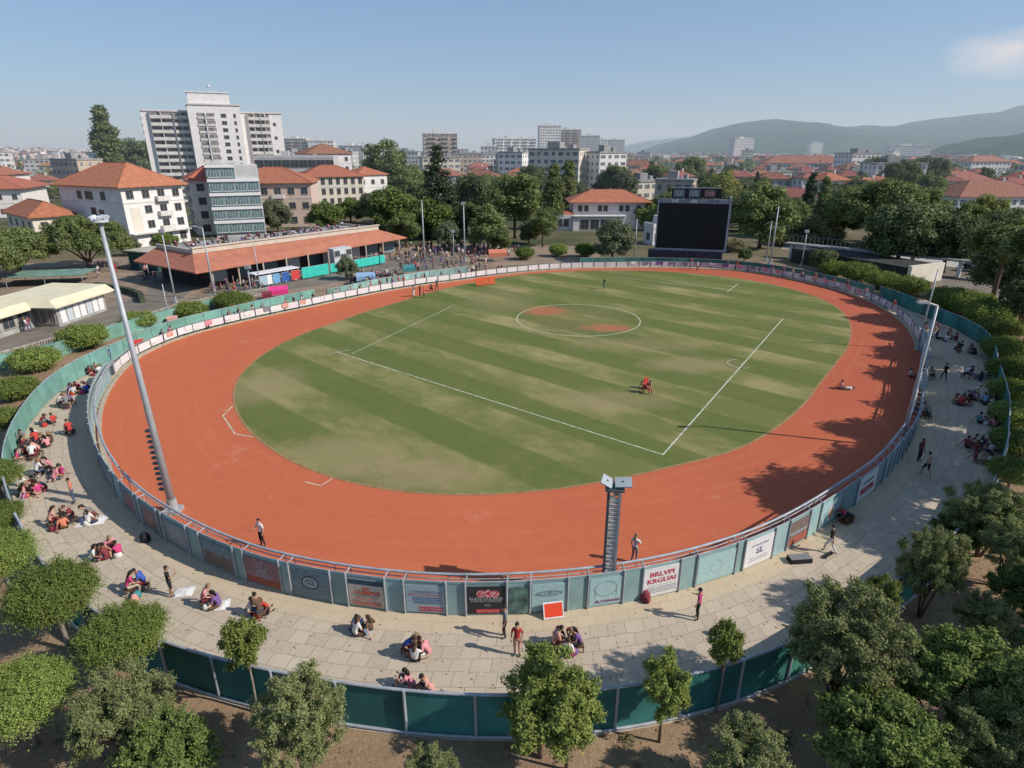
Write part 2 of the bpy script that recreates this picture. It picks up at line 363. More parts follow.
# plaza and roads
def area(name, pts, z, m): mb = MB(); mb.poly([(*G(*p), z) for p in pts][::-1]); return struct(name, mb, m)
asph = mat('worn_asphalt', (.185, .158, .128), .95, .22, .35, bump=.15, bscale=14, detail=6)
grav = mat('plaza_ground', (.27, .20, .145), .95, .25, .3, bump=.2, bscale=9, detail=6)
g2 = mat('dry_verge', (.22, .135, .075), .95, .3, .6, bump=.3, bscale=6, detail=6)
area('plaza', [(-260,372),(0,362),(107,337),(212,308),(273,299),(345,289),(463,270),(516,265),(600,262),(600,247),(440,243),(390,250),(215,275),(130,256),(60,262),(-200,272)], .006, grav)
area('road', [(-260,366),(0,350),(60,342),(130,322),(170,306),(196,288),(190,276),(165,266),(128,258),(126,268),(140,277),(150,285),(146,294),(120,304),(60,322),(0,335),(-260,352)], .011, asph)
area('forecourt', [(200,292),(215,300),(300,288),(400,273),(470,265),(440,254),(400,256),(340,264),(215,284)], .014, asph)
area('service_road', [(830,255),(860,262),(930,280),(965,296),(1024,318),(1200,360),(1200,300),(1000,276),(920,264),(850,252)], .006, asph)
area('canal_road', [(782,249),(900,262),(1000,272),(1000,266),(900,256),(782,243)], .016, mat('pale_road', (.42, .40, .36), .9, .1, 1))
# ------------------------------------------------------------------ fences
GREY = mat('galvanised_metal', (.36, .38, .41), .6, .2, 2, metal=.15)
DGREY = mat('dark_metal', (.10, .11, .12), .5, .2, 3, metal=.3)
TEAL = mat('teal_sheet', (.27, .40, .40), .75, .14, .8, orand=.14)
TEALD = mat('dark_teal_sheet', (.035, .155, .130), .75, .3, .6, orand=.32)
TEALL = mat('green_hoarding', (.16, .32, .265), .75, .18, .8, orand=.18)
def panel_mesh(p0, p1, h, z0, th=.03, over=0.):
    """flat sheet from p0 to p1 with a folded rim"""
    mb = MB(); a, b = Vector(p0), Vector(p1); L = (b - a).length; ang = math.atan2(b.y - a.y, b.x - a.x)
    M = Matrix.Translation((a.x, a.y, 0)) @ Matrix.Rotation(ang, 4, 'Z')
    mb.box(over, -th / 2, z0, L - over, th / 2, z0 + h, 0, M)
    mb.box(over, -th * 1.2, z0 + h, L - over, th * 1.2, z0 + h + .045, 0, M)
    mb.box(over, -th, z0 - .03, L - over, th, z0, 0, M)
    return mb, M, L
def post(p, h, r=.045, m=GREY, parent=None, n=8, base=True, lean=None):
    mb = MB(); mb.tube([(p[0], p[1], 0), (p[0], p[1], h)], r, n)
    if base: mb.box(p[0] - r * 1.8, p[1] - r * 1.8, .01, p[0] + r * 1.8, p[1] + r * 1.8, .03)
    return mb.build('post', m, parent)

# inner barrier seen from the walkway: advert bays traced along the fence base
nearA = sorted([p for p in A_ if p[1] >= 440 and p[0] >= 95])
def onA(x):
    for i in range(len(nearA) - 1):
        a, b = nearA[i], nearA[i + 1]
        if a[0] <= x <= b[0]:
            y = a[1] + (b[1] - a[1]) * (x - a[0]) / max(b[0] - a[0], 1e-6); return deg_of(*G(x, y))
    return deg_of(*G(*nearA[-1]))
bays = [(97,103),(108,120),(128,141),(146,163),(168,193),(206,238),(247,283),(292,334),(350,387),(405,447),(466,507),(530,567),(587,622),(641,678),(694,733),(741,771),(785,804),(815,836),(852,874)]
bd = [(onA(a), onA(b)) for a, b in bays]
D0, D1 = 197.0, 359.0                    # arc where the tall barrier runs
FH = 1.72
barrier = thing('barrier_fence', 'blue-green sheet metal barrier with grey posts and pipe rail around the clay track', 'fence', (0, 0, 0))
segs = []
cur = D0
for a, b in bd:
    if a - cur > .3:
        k = max(1, round(math.dist(rp(rA, cur), rp(rA, a)) / 1.25)) if cur == D0 else 1
        for j in range(k): segs.append((cur + (a - cur) * j / k, cur + (a - cur) * (j + 1) / k, None))
    segs.append((a, b, 'bay')); cur = b
k = max(1, round((D1 - cur) * rr(rA, 350) * pi / 180 / 1.25))
for j in range(k): segs.append((cur + (D1 - cur) * j / k, cur + (D1 - cur) * (j + 1) / k, None))
BAYS = []; last = None
panels_done = 0
for a, b, t in segs:
    p0, p1 = rp(rA, a), rp(rA, b)
    mb, M, L = panel_mesh(p0, p1, FH, .08)
    mb.build('panel', TEAL, barrier)
    if t: BAYS.append((M, L))
    q0 = rp(rA, a, .06)
    mb = MB(); mb.tube([(*q0, 0), (*q0, FH + .2)], .05, 8)
    i0 = rp(rA, a, -.45)
    if len(BAYS) % 2 or t: mb.tube([(*q0, FH + .15), (*i0, FH + .2)], .03, 6)
    mb.tube([(*i0, .02), (*i0, FH + .2)], .022, 5)
    mb.build('post', GREY, barrier)
mb = MB()
mb.tube([(*rp(rA, d, -.45), FH + .22) for d in np.arange(D0, D1, 1.5)], .065, 8)
mb.tube([(*rp(rA, d, -.45), FH - .04) for d in np.arange(D0, D1, 1.5)], .028, 6)
mb.build('pipe_rail', GREY, barrier, smooth=True)
mb = MB(); mb.tube([(*rp(rA, d, .0), FH + .16) for d in np.arange(D0, D1, 1.0)], .028, 6); mb.build('top_rail', GREY, barrier, smooth=True)

# ---- lettering
def text_mb(txt, size, M, mt, name='lettering', parent=None, align='CENTER', squash=1.0, bold=.0):
    cu = bpy.data.curves.new('t', 'FONT'); cu.body = txt; cu.size = size; cu.align_x = align; cu.align_y = 'CENTER'; cu.resolution_u = 2; cu.offset = bold
    cu.space_line = .85
    o = bpy.data.objects.new('t', cu); C.objects.link(o); bpy.context.view_layer.update()
    me = bpy.data.meshes.new_from_object(o.evaluated_get(bpy.context.evaluated_depsgraph_get()))
    bpy.data.objects.remove(o)
    me.transform(M @ Matrix.Diagonal((squash, 1, 1, 1))); me.materials.clear(); me.materials.append(mt)
    return link(name, me, parent)
def paint(n_, c, v=.08): return mat('print_' + n_, c, .7, v, 6)
P = dict(white=paint('white', (.72,.70,.70)), dark=paint('charcoal', (.035,.033,.036)), red=paint('red', (.55,.05,.045)), pink=paint('pink', (.72,.33,.33)), pale=paint('pale', (.50,.53,.55)),
    crim=paint('crimson', (.50,.06,.10)), orange=paint('orange_red', (.62,.12,.05)), sand=paint('sand', (.58,.50,.44),.15), blue=paint('blue', (.06,.09,.25)), navy=paint('navy', (.05,.09,.13)), slate=paint('slate', (.18,.25,.28),.2),
    grey=paint('grey', (.28,.30,.33)), rust=paint('rust', (.34,.10,.07),.25), mauve=paint('mauve', (.30,.17,.18),.25), brownp=paint('brown', (.18,.13,.12),.3), aqua=paint('aqua', (.36,.52,.53)), steelb=paint('steel_blue', (.34,.44,.50)), salmon=paint('salmon', (.50,.24,.19),.2), purple=paint('purple', (.16,.08,.22)))
VT = Matrix.Rotation(pi / 2, 4, 'X')
def banner(i, bg_, label, marks, z0=.14, h=1.5, inset=.08):
    M, L = BAYS[i]; N = M @ Matrix.Translation((L / 2, -.05, z0 + h / 2))     # outward side is local -y
    t = thing('advertising_banner', label, 'banner', (M @ Vector((L / 2, -.05, z0))))
    base = Matrix.Translation(-Vector(t.location))
    w2 = L / 2 - inset
    mb = MB(); mb.box(-w2, 0, -h / 2, w2, .018, h / 2, 0, base @ N); mb.build('sheet', P[bg_], t)
    dz = 0
    for mk in marks:
        dz += .0015
        kind = mk[0]
        if kind == 'box':
            _, x0, zz0, x1, zz1, c = mk; mb = MB(); mb.box(x0 * w2, -.004 - dz, zz0 * h / 2, x1 * w2, -.001, zz1 * h / 2, 0, base @ N); mb.build('colour_block', P[c], t)
        elif kind == 'txt':
            _, s, x, z, size, c, sq = mk[:7]; text_mb(s, size, base @ N @ Matrix.Translation((x * w2, -.012 - dz, z * h / 2)) @ VT, P[c], parent=t, squash=sq, bold=mk[7] if len(mk) > 7 else .0)
        elif kind == 'ring':
            _, x, z, rx, rz_, wd, c = mk; mb = MB()
            for q in range(32):
                a0, a1 = q * pi / 16, (q + 1) * pi / 16
                f = lambda a, s: tuple(base @ N @ Vector((x * w2 + cos(a) * (rx - s), -.012 - dz, z * h / 2 + sin(a) * (rz_ - s))))
                mb.poly([f(a0, 0), f(a1, 0), f(a1, wd), f(a0, wd)])
            mb.build('emblem_ring', P[c], t)
        elif kind == 'disc':
            _, x, z, rx, rz_, c = mk; mb = MB(); mb.poly([tuple(base @ N @ Vector((x * w2 + cos(q * pi / 12) * rx, -.010 - dz, z * h / 2 + sin(q * pi / 12) * rz_))) for q in range(24)]); mb.build('emblem_disc', P[c], t)
        elif kind == 'lines':
            _, x0, x1, z0_, z1_, nl, c = mk; mb = MB(); rg = random.Random(i)
            for q in range(nl):
                zz = (z1_ + (z0_ - z1_) * q / max(nl - 1, 1)) * h / 2; x = x0 * w2 + rg.uniform(0, .1)
                while x < x1 * w2:
                    ww = rg.uniform(.05, .16); mb.box(x, -.010 - dz, zz - .016, min(x + ww, x1 * w2), -.003, zz + .016, 0, base @ N); x += ww + .035
            mb.build('small_print', P[c], t)
    return t
banner(1, 'slate', 'dull grey-blue banner, first on the barrier at the left bend', [('box',-.8,-.8,.8,.2,'grey')])
banner(2, 'slate', 'dark slate banner with a plain mauve square, two bays left of the pole', [('box',-.75,-.7,.75,.75,'mauve')])
banner(3, 'slate', 'slate banner with a pinkish picture panel just left of the light pole foot', [('box',-.8,-.75,.8,.8,'mauve'),('box',-.2,-.4,.3,.3,'salmon')])
banner(4, 'slate', 'weathered grey banner with faint tan print right below the tall light pole', [('box',-.8,-.8,.85,.85,'grey'),('lines',-.5,.5,-.3,.3,4,'sand')])
banner(5, 'slate', 'dark slate banner with a faint pale oval crest near the top', [('box',-.85,-.85,.9,.9,'brownp'),('box',-.85,.15,.9,.9,'slate'),('ring',0,.3,.42,.2,.035,'grey'),('txt','SPORT',0,.02,.2,'grey',1)])
banner(6, 'mauve', 'reddish-brown banner with a pale round crest above the word SPORT', [('box',-.98,-.98,.98,-.45,'rust'),('ring',0,.45,.33,.26,.03,'pale'),('txt','2',0,.47,.26,'pale',1.1),('txt','SPORT',0,.0,.22,'pale',1.2),('lines',-.5,.5,-.35,-.2,2,'pale')])
banner(7, 'slate', 'grey-blue banner with a white oval badge ringed in navy', [('disc',0,.12,.46,.37,'navy'),('disc',0,.12,.38,.29,'pale'),('ring',0,.12,.30,.22,.03,'blue'),('txt','G2',0,.13,.34,'navy',1.1,.01)])
banner(8, 'sand', 'beige banner with a dark blue top band and orange-red lettering', [('box',-1,.62,1,1,'navy'),('txt','EIS',0,.32,.24,'orange',1.3,.01),('txt','OLIMPIYS',.05,.02,.26,'orange',1.15,.012),('txt','CETTIMNATES',0,-.24,.17,'slate',1.1),('lines',-.7,.5,-.5,-.4,1,'orange'),('box',-.8,-.95,.8,-.6,'salmon')])
banner(9, 'steelb', 'pale blue banner with lines of small print and a red box at the bottom', [('txt','E KWORNGSTUM',.05,.52,.17,'blue',1.1),('txt','BALE IPUANEASSSN',.0,.3,.17,'crim',1.05),('lines',-.7,.85,-.2,.1,3,'blue'),('lines',-.6,.9,-.35,-.3,1,'slate'),('box',-.35,-.9,.9,-.58,'crim'),('txt','EN IO TESON',.25,-.74,.17,'pale',1.05)])
banner(10, 'dark', 'black banner with big pink figures 642 and a red strip of lettering', [('disc',-.28,.48,.2,.2,'pink'),('disc',.1,.5,.16,.22,'pink'),('disc',.44,.46,.22,.2,'pink'),('txt','642',.1,.48,.42,'crim',1.6,.005),('txt','EUEN·OULAND',0,.12,.2,'pale',1.1),('txt','ATRANEKTA SAMDORT',0,-.06,.14,'pale',.95),('txt','SYS',.05,-.38,.17,'pale',1),('box',-.55,-.95,.7,-.68,'red'),('txt','BERTELINE',.1,-.81,.19,'pink',1.1)])
banner(11, 'aqua', 'pale aqua banner with an outlined cloud-shaped word mark, behind the red board', [('ring',0,.3,.62,.15,.03,'slate'),('txt','ACHROY',0,.3,.27,'slate',1.15)])
banner(12, 'aqua', 'pale aqua banner with a thin arch outline and small purple lettering', [('ring',0,.2,.55,.42,.02,'slate'),('box',-.68,-.5,-.655,.1,'slate'),('box',.655,-.5,.68,.1,'slate'),('box',-.5,-.88,.75,-.62,'pale'),('txt','AUTNNARS',.12,-.75,.21,'purple',1.1,.008)])
banner(13, 'white', 'white banner with two rows of bold red block letters', [('txt','BRLVPI',0,.52,.37,'crim',1.2,.008),('txt','KRGUAI',0,.06,.37,'crim',1.16,.008),('box',-.75,-.28,.8,-.26,'grey'),('lines',-.8,.85,-.75,-.4,4,'grey')], z0=.1, h=1.62, inset=.02)
banner(14, 'aqua', 'plain pale aqua banner with only a faint drawn outline', [('ring',0,0,.35,.35,.012,'grey')])
banner(15, 'white', 'white banner with small blue interlaced letters in the middle', [('txt','EMORDEN BANE',0,.5,.15,'blue',1.1),('txt','SE',0,.05,.42,'blue',1.2),('lines',-.3,.3,-.2,-.15,1,'blue'),('lines',-.7,.7,-.62,-.45,2,'grey')], z0=.1, h=1.6)
banner(16, 'brownp', 'dark grey and red picture banner right of the white banners', [('box',-.95,-.95,.95,-.3,'rust'),('box',-.9,-.1,.9,.1,'grey')])
banner(17, 'aqua', 'pale teal banner with a blurred white and pink figure', [('disc',0,.15,.35,.42,'pale'),('disc',0,-.15,.3,.3,'salmon'),('disc',.1,.3,.2,.14,'white')])
banner(18, 'white', 'tall white banner with black lettering and a red block, nearest the right bend', [('txt','Louermort',0,.4,.3,'dark',1.1,.005),('box',-.7,-.55,.7,-.05,'crim'),('txt','Baelant',0,-.3,.3,'pale',1.1)], z0=.12, h=1.66)
# small dark camouflage sheet right of the black banner
M_, L_ = BAYS[10]
tree_print = thing('camouflage_sheet', 'blotchy dark green sheet fixed to the narrow panel right of the black banner', 'sheet', M_ @ Vector((L_ + .12, -.06, .12)))
mb = MB(); B2 = Matrix.Translation(-Vector(tree_print.location)) @ M_
mb.box(L_ + .1, -.065, .14, L_ + .95, -.045, 1.6, 0, B2); mb.build('sheet', mat('camo_sheet', (.10,.17,.15), .8, .75, 2.2, detail=5), tree_print)

# outer hoarding, four stretches
def hoarding(name, label, d0, d1, h, m, w_=2.3, foot=True):
    t = thing(name, label, 'fence', (0, 0, 0)); ds = sweep(rB, d0, d1, w_)
    for a, b in zip(ds, ds[1:]):
        mb, M, L = panel_mesh(rp(rB, a), rp(rB, b), h - .12, .1, over=.03)
        mb.build('panel', m, t)
    for a in ds:
        p = rp(rB, a, .05); mb = MB(); mb.tube([(*p, 0), (*p, h + .08)], .06, 8)
        mb.build('post', GREY if d0 in (222, 300.4) else DGREY, t)
    mb = MB(); mb.tube([(*rp(rB, d, .0), h + .03) for d in np.arange(ds[0], ds[-1] + .5, 1.)], .06 if d0 in (222,) else .035, 8); mb.build('top_rail', GREY, t, smooth=True)
    if foot:
        mb = MB(); mb.tube([(*rp(rB, d, .06), .1) for d in np.arange(ds[0], ds[-1] + .5, 1.)], .06, 8); mb.build('bottom_rail', GREY, t, smooth=True)
    return t
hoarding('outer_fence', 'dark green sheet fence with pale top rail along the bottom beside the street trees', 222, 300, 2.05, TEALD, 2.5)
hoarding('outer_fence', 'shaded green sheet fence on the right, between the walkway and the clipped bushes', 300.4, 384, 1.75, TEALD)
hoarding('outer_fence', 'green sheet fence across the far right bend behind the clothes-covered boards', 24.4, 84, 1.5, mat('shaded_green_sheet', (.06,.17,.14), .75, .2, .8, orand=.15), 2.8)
hoarding('outer_fence', 'pale green sheet fence on the left curving away behind the seated groups', 150.3, 221.5, 1.75, TEALL)
hoarding('outer_fence', 'low grey-green sheet fence behind the far left boards, in front of the plaza', 108, 150, 1.3, mat('grey_green_sheet', (.20, .32, .29), .8, .3, .6, orand=.3), 2.4, foot=False)

# second hoarding beyond the clipped bushes, left
def pxfence(name, label, pts, h, m, w_=2.3, rail=GREY, cat='fence', z0=.06):
    P_ = [Vector(G(*p)) for p in pts]; t = thing(name, label, cat, (0, 0, 0)); out = []
    for a, b in zip(P_, P_[1:]):
        k = max(1, round((b - a).length / w_))
        for j in range(k): out.append((a.lerp(b, j / k), a.lerp(b, (j + 1) / k)))
    for a, b in out:
        panel_mesh(a, b, h - .1, z0)[0].build('panel', m, t); post(a, h + .05, .045, rail, t, 6)
    return t
pxfence('green_fence', 'bright green low fence between the road and the clipped bushes, left', [(-120,395),(0,371),(60,357),(107,341),(160,325),(212,311),(250,305)], 1.6, TEALL)
# low concrete guard rail beside the road
rl = thing('concrete_balustrade', 'pale pitted concrete balustrade running along the road above the green fence', 'balustrade', (0, 0, 0))
PQ = [Vector(G(*p)) for p in [(-80,383),(0,361),(55,345),(110,333),(170,313),(212,303),(270,293)]]
mb = MB(); cs = mat('pitted_concrete', (.36,.32,.27), .95, .4, 3, bump=.5, bscale=12)
for a, b in zip(PQ, PQ[1:]):
    L = (b - a).length; ang = math.atan2(b.y - a.y, b.x - a.x); M = Matrix.Translation((a.x, a.y, 0)) @ Matrix.Rotation(ang, 4, 'Z')
    mb.box(0, -.1, .78, L, .1, .9, 0, M); mb.box(0, -.12, 0, L, .12, .15, 0, M)
    x = .1
    while x < L - .1: mb.box(x, -.06, .15, x + .14, .06, .78, 0, M); x += .3
mb.build('balusters', cs, rl)

# ------------------------------------------------------------------ low printed boards along the track edge
g = NG('board_print')
b1 = g.noise(3.2, 5, rough=.8, stretch=(1, 1, 2.2)); b2 = g.noise(7, 3, rough=.7)
col = g.mix(g.ramp(b1, .53, .60, 0, .75), (.66, .64, .63), (.40, .32, .34)); col = g.mix(g.ramp(b2, .60, .66, 0, .7), col, (.42, .08, .09))
BOARD = g.out(col)
oi = g.n.new('ShaderNodeObjectInfo'); 
bproto = MB(); bproto.box(-.95, -.03, .16, .95, .03, .86, 0); bproto.box(-.98, -.045, .12, -.93, .045, .92, 1); bproto.box(.93, -.045, .12, .98, .045, .92, 1)
bproto.box(-.98, -.04, .86, .98, .04, .9, 1); bproto.box(-.9, .03, .0, -.84, .5, .05, 1); bproto.box(.84, .03, .0, .9, .5, .05, 1)
bprotos = [bproto.mesh('low_board', [BOARD, DGREY])]
BW2 = mat('plain_board', (.64,.63,.62), .7, .1, 2)
bprotos.append(bproto.mesh('low_board', [BW2, DGREY]))
BB2 = mat('mauve_board', (.50,.46,.50), .8, .35, 2.5); bprotos.append(bproto.mesh('low_board', [BB2, DGREY]))
rb = random.Random(3)
for lo, hi, lab, wts in ((359.5, 434, 'low board draped with pale clothes and banners at the far right bend of the track', (4,1,5)), (434, 470, 'low white printed board on the far side of the track', (6,4,1)), (110, 152, 'low white printed board along the far left straight of the track', (5,5,0)), (152.2, 196.5, 'low white board on the left bend of the track near the tall pole', (5,5,0))):
    for d in sweep(rA, lo, hi, 2.05):
        p = rp(rA, d, -.12); o = link('low_board', rb.choices(bprotos, wts)[0], None, (*p, .14), tang(d) + rb.uniform(-.05, .05)); o.scale = (1.02, 1, 1.15)
        tag(o, lab, 'board', 'low boards around the track, ' + lab.split(' the ')[-1])
# kerb-side pipe rail on far + left arcs
mb = MB()
for lo, hi in ((-6, 92), (92, 200)):
    mb.tube([(*rp(rA, d, .35), 1.05) for d in range(lo, hi)], .03, 6)
    for d in sweep(rA, lo, hi, 2.6): p = rp(rA, d, .35); mb.tube([(*p, 0), (*p, 1.05)], .028, 5)
tag(mb.build('hand_rail', GREY), 'thin grey hand rail behind the low boards on the far and left bends', 'railing')
# ------------------------------------------------------------------ poles and masts
def tall_pole(name, label, px, py, ty, r0, r1, head=None, tilt=None, ladder=False, group=None, m=None, X0=None):
    X, Y = X0 or G(px, py); h = HT(px, py, ty)
    t = thing(name, label, 'light pole', (X, Y, 0), 0, group); m = m or GREY
    tx, ty_ = tilt or (0, 0)
    mb = MB(); mb.tube([(0, 0, .25), (tx * .5, ty_ * .5, h * .5), (tx, ty_, h)], [r0, (r0 + r1) / 2, r1], 12); mb.build('pole', m, t, smooth=True)
    mb = MB(); mb.box(-r0 * 1.9, -r0 * 1.9, 0, r0 * 1.9, r0 * 1.9, .25); mb.tube([(0, 0, .25), (0, 0, .9)], [r0 * 1.35, r0 * 1.2], 12); mb.build('base', m, t)
    if head == 'ring':
        mb = MB(); mb.tube([(tx, ty_, h), (tx, ty_, h + .1)], .38, 18); mb.build('platform', P['pale'], t)
        for q in range(5):
            a = q * 1.25 + .3; mb = MB(); M = Matrix.Translation((tx + .34 * cos(a), ty_ + .34 * sin(a), h + .2)) @ Matrix.Scale(.55, 4) @ Matrix.Rotation(a, 4, 'Z') @ Matrix.Rotation(.5, 4, 'Y')
            mb.box(-.12, -.2, -.2, .12, .2, .2, 0, M); mb.box(.12, -.17, -.17, .135, .17, .17, 1, M); mb.build('floodlight', [P['pale'], P['white']], t)
    elif head == 'arm':
        mb = MB(); mb.tube([(tx, ty_, h), (tx - .9, ty_ - .2, h + .25)], .05, 6); mb.build('arm', m, t)
        mb = MB(); mb.box(tx - 1.5, ty_ - .38, h + .2, tx - .8, ty_ - .05, h + .34); mb.build('lamp', m, t)
    elif head == 'box':
        mb = MB(); mb.box(tx - .35, ty_ - .2, h - .1, tx + .35, ty_ + .2, h + .35); mb.build('lamp', m, t)
    if ladder:
        for k in range(12):
            z = h * .09 + k * .34; mb = MB(); mb.box(-r0 - .32, -.1, z, -r0 * .6, .1, z + .12); mb.build('step', DGREY, t)
    return t
LP_ = mat('pole_paint', (.38, .40, .42), .5, .12, 1.5, metal=.2)
tall_pole('floodlight_mast', 'tall tapered grey floodlight mast rising beside the barrier on the left', 174, 512, 222, .22, .09, 'ring', (-.35, 0), True, m=LP_)
tall_pole('floodlight_mast', 'leaning grey steel lamp post at the right bend, in front of its taller twin', 900, 448, 306, .14, .09, 'arm', (.15, .1), m=LP_)
tall_pole('floodlight_mast', 'thin grey lamp post behind the right bend, just beyond the leaning one', 917, 350, 269, .11, .06, None, (.1, 0), m=LP_)
gp = 'thin steel poles around the stadium'
for px, py, ty, r, hd, lb in ((425,267,200,.15,None,'thin pale pole by the right end of the long terracotta canopy'),(465,262,204,.15,'box','pale pole in front of the dark conifer beside the crowded plaza'),
        (770,264,206,.17,None,'taller of the twin grey poles right of the big screen'),(766,261,221,.12,None,'shorter of the twin grey poles right of the big screen'),(801,267,232,.12,'box','short grey pole with a small lamp before the canal road'),
        (634,263,219,.13,None,'grey pole just left of the big screen by the villa'),(176,303,232,.13,'box','left grey pole in front of the green kiosk wall'),(215,300,228,.14,'arm','grey pole before the left corner of the terracotta canopy'),
        (170,322,284,.09,None,'short thin post behind the left clipped bush'),(261,293,241,.1,None,'grey post in front of the blue stall cloths'),(253,303,268,.09,'box','short grey post next to the pink awning'),(454,262,232,.09,'box','short post with a square lamp on the plaza')):
    tall_pole('steel_pole', lb, px, py, ty, r, r * .6, hd, group=gp, m=LP_)
# lattice mast at the front
X, Y = rp(rA, deg_of(*G(608, 604)), -.42); h = 6.1
t = thing('lattice_mast', 'square dark lattice mast with two flat panels on top at the front of the track', 'mast', (X, Y, 0), rad(-8))
hw = .25
for sx_ in (-1, 1):
    for sy_ in (-1, 1):
        mb = MB(); mb.box(sx_ * hw - .05, sy_ * hw - .05, 0, sx_ * hw + .05, sy_ * hw + .05, h); mb.build('corner_post', DGREY if sx_ < 0 else GREY, t)
mb = MB(); mb.box(-hw - .03, -hw + .06, .1, -hw + .03, hw - .06, h - .05); mb.build('side_plate', mat('mast_plate', (.12,.15,.15), .6, .2, 3), t)
mb = MB(); zz = .15; k = 0
while zz < h - .3:
    for y_ in (-hw, hw):
        mb.tube([(-hw, y_, zz), (hw, y_, zz + .2)] if k % 2 else [(hw, y_, zz), (-hw, y_, zz + .2)], .035, 5); mb.tube([(-hw, y_, zz), (hw, y_, zz)], .04, 5)
    mb.tube([(hw, -hw, zz), (hw, hw, zz + .2)], .03, 5); zz += .21; k += 1
mb.build('lattice', mat('lattice_paint', (.55,.53,.48), .6, .25, 4), t)
mb = MB(); mb.box(-.42, -.42, h, .42, .42, h + .08); mb.build('cap', DGREY, t)
for x0, x1, a in ((-.62, -.08, .5), (.0, .72, -.08)):
    mb = MB(); M = Matrix.Translation(((x0 + x1) / 2, -.1, h + .34)) @ Matrix.Rotation(a, 4, 'Y') @ Matrix.Rotation(.45, 4, 'X'); q = (x1 - x0) / 2
    mb.box(-q, -.26, -.04, q, .26, .04, 0, M); mb.tube([(0, 0, -.35), tuple(M @ Vector((0, 0, 0)) * 0 + Vector((0,0,-.05)))], .03, 5, 0) if False else None
    mb.build('light_panel', mat('panel_face', (.34,.38,.40), .4, .08, 2), t)
    mb = MB(); mb.tube([((x0 + x1) / 2 * .5, 0, h + .05), ((x0 + x1) / 2, -.1, h + .4)], .05, 6); mb.build('bracket', DGREY, t)

# ------------------------------------------------------------------ big screen
X, Y = G(655, 262); W_ = 12.4; H0 = HT(655, 262, 248); H1 = HT(655, 262, 203); 
t = thing('video_screen', 'huge black video screen in a grey frame with a small scoreboard on top', 'screen', (X, Y + .5, 0), rad(-15))
mb = MB(); mb.box(0, 0, H0, W_, .5, H1); mb.build('display', mat('black_display', (.008,.009,.016), .35, .1, 1), t)
fr = mat('screen_frame', (.33,.36,.40), .5, .15, 2)
for a in ((-.22, -.1, H0 - .3, 0, .6, H1 + .9), (W_, -.1, H0 - .3, W_ + .35, 1.6, H1 + 1.2)):
    mb = MB(); mb.box(*a); mb.build('side_frame', fr, t)
mb = MB(); mb.box(0, -.12, H0 - .28, W_, .62, H0 - .002); mb.build('bottom_frame', fr, t)
mb = MB(); mb.box(0, -.1, H1 + .002, W_, .7, H1 + .75); mb.build('top_frame', mat('screen_fascia', (.22,.24,.30), .6, .45, 1.5, detail=5), t)
for k in range(7):
    if k in (2, 5): continue
    mb = MB(); mb.box(.5 + k * 1.7, -.14, H1 + .15, 1.7 + k * 1.7, -.102, H1 + .6); mb.build('sponsor_strip', P['pale'] if k % 2 else P['grey'], t)
mb = MB(); mb.box(-1.3, -.5, 0, W_ - .2, 1.2, H0 - .3); mb.build('plinth', mat('plinth', (.055,.045,.06), .8, .2, 1), t)
mb = MB(); mb.box(2.1, 0, H1 + .95, W_ - 1.6, .5, H1 + 2.6); mb.build('scoreboard', mat('scoreboard_black', (.02,.02,.03), .5, .1, 1), t)
for k, s in enumerate(('LI', '45', '248')):
    x = 3.4 + k * 2.7
    mb = MB(); mb.box(x - .95, -.06, H1 + 1.15, x + .95, -.002, H1 + 2.4); mb.build('score_window', P['slate'] if k < 2 else P['brownp'], t)
    text_mb(s, 1.05, Matrix.Translation((x, -.09, H1 + 1.75)) @ VT, P['pale'] if k < 2 else P['pink'], 'digits', t)
mb = MB()
for k in range(5): mb.box(2.3 + k * 1.6, .1, H1 + .75, 2.42 + k * 1.6, .35, H1 + .96)
mb.tube([(2.1, .1, H1 + 2.75), (W_ - 1.6, .1, H1 + 2.75)], .06, 5); mb.build('brackets', fr, t)

# ------------------------------------------------------------------ buildings
TILE = mat('terracotta_tiles', (.38, .132, .080), .85, .18, 1.2, bump=.3, bscale=5, orand=.12)
TILE2 = mat('weathered_tiles', (.27, .115, .080), .9, .25, 1.2, bump=.3, bscale=5, orand=.25)
def wallm(n_, c): return mat('plaster_' + n_, c, .9, .09, .5, detail=6)
W_WHITE = wallm('white', (.72, .69, .66)); W_CREAM = wallm('cream', (.66, .60, .50)); W_PINK = wallm('pink', (.60, .46, .38)); W_GREY = wallm('grey', (.50, .49, .48)); W_TAN = wallm('tan', (.50, .40, .32)); W_LILAC = wallm('lilac', (.68, .64, .63))
GLASS = mat('window_glass', (.045, .055, .065), .25, .4, 1.2, spec=.6); FRAME = mat('window_frame', (.30, .26, .22), .7, .15, 3); GGL = mat('green_glass', (.12, .19, .20), .25, .35, .8, spec=.6)
SLAB = mat('concrete_slab', (.60, .57, .54), .9, .15, .8); FLAT = mat('flat_roof', (.30, .29, .28), .95, .25, .5)
WMC = {}
def winmesh(w_, h_, g_=GLASS, fr_=FRAME, mull=1):
    k = (w_, h_, g_.name, fr_.name, mull)
    if k in WMC: return WMC[k]
    mb = MB(); mb.box(-w_/2, -.02, 0, w_/2, .03, h_, 1); e = .08
    mb.box(-w_/2 - e, -.07, -e, -w_/2, .03, h_ + e); mb.box(w_/2, -.07, -e, w_/2 + e, .03, h_ + e); mb.box(-w_/2, -.07, h_, w_/2, .03, h_ + e); mb.box(-w_/2 - e, -.12, -e - .04, w_/2 + e, .03, -.004)
    for q in range(mull): x = -w_/2 + w_ * (q + 1) / (mull + 1); mb.box(x - .03, -.05, 0, x + .03, -.021, h_)
    WMC[k] = mb.mesh('window', [fr_, g_]); return WMC[k]
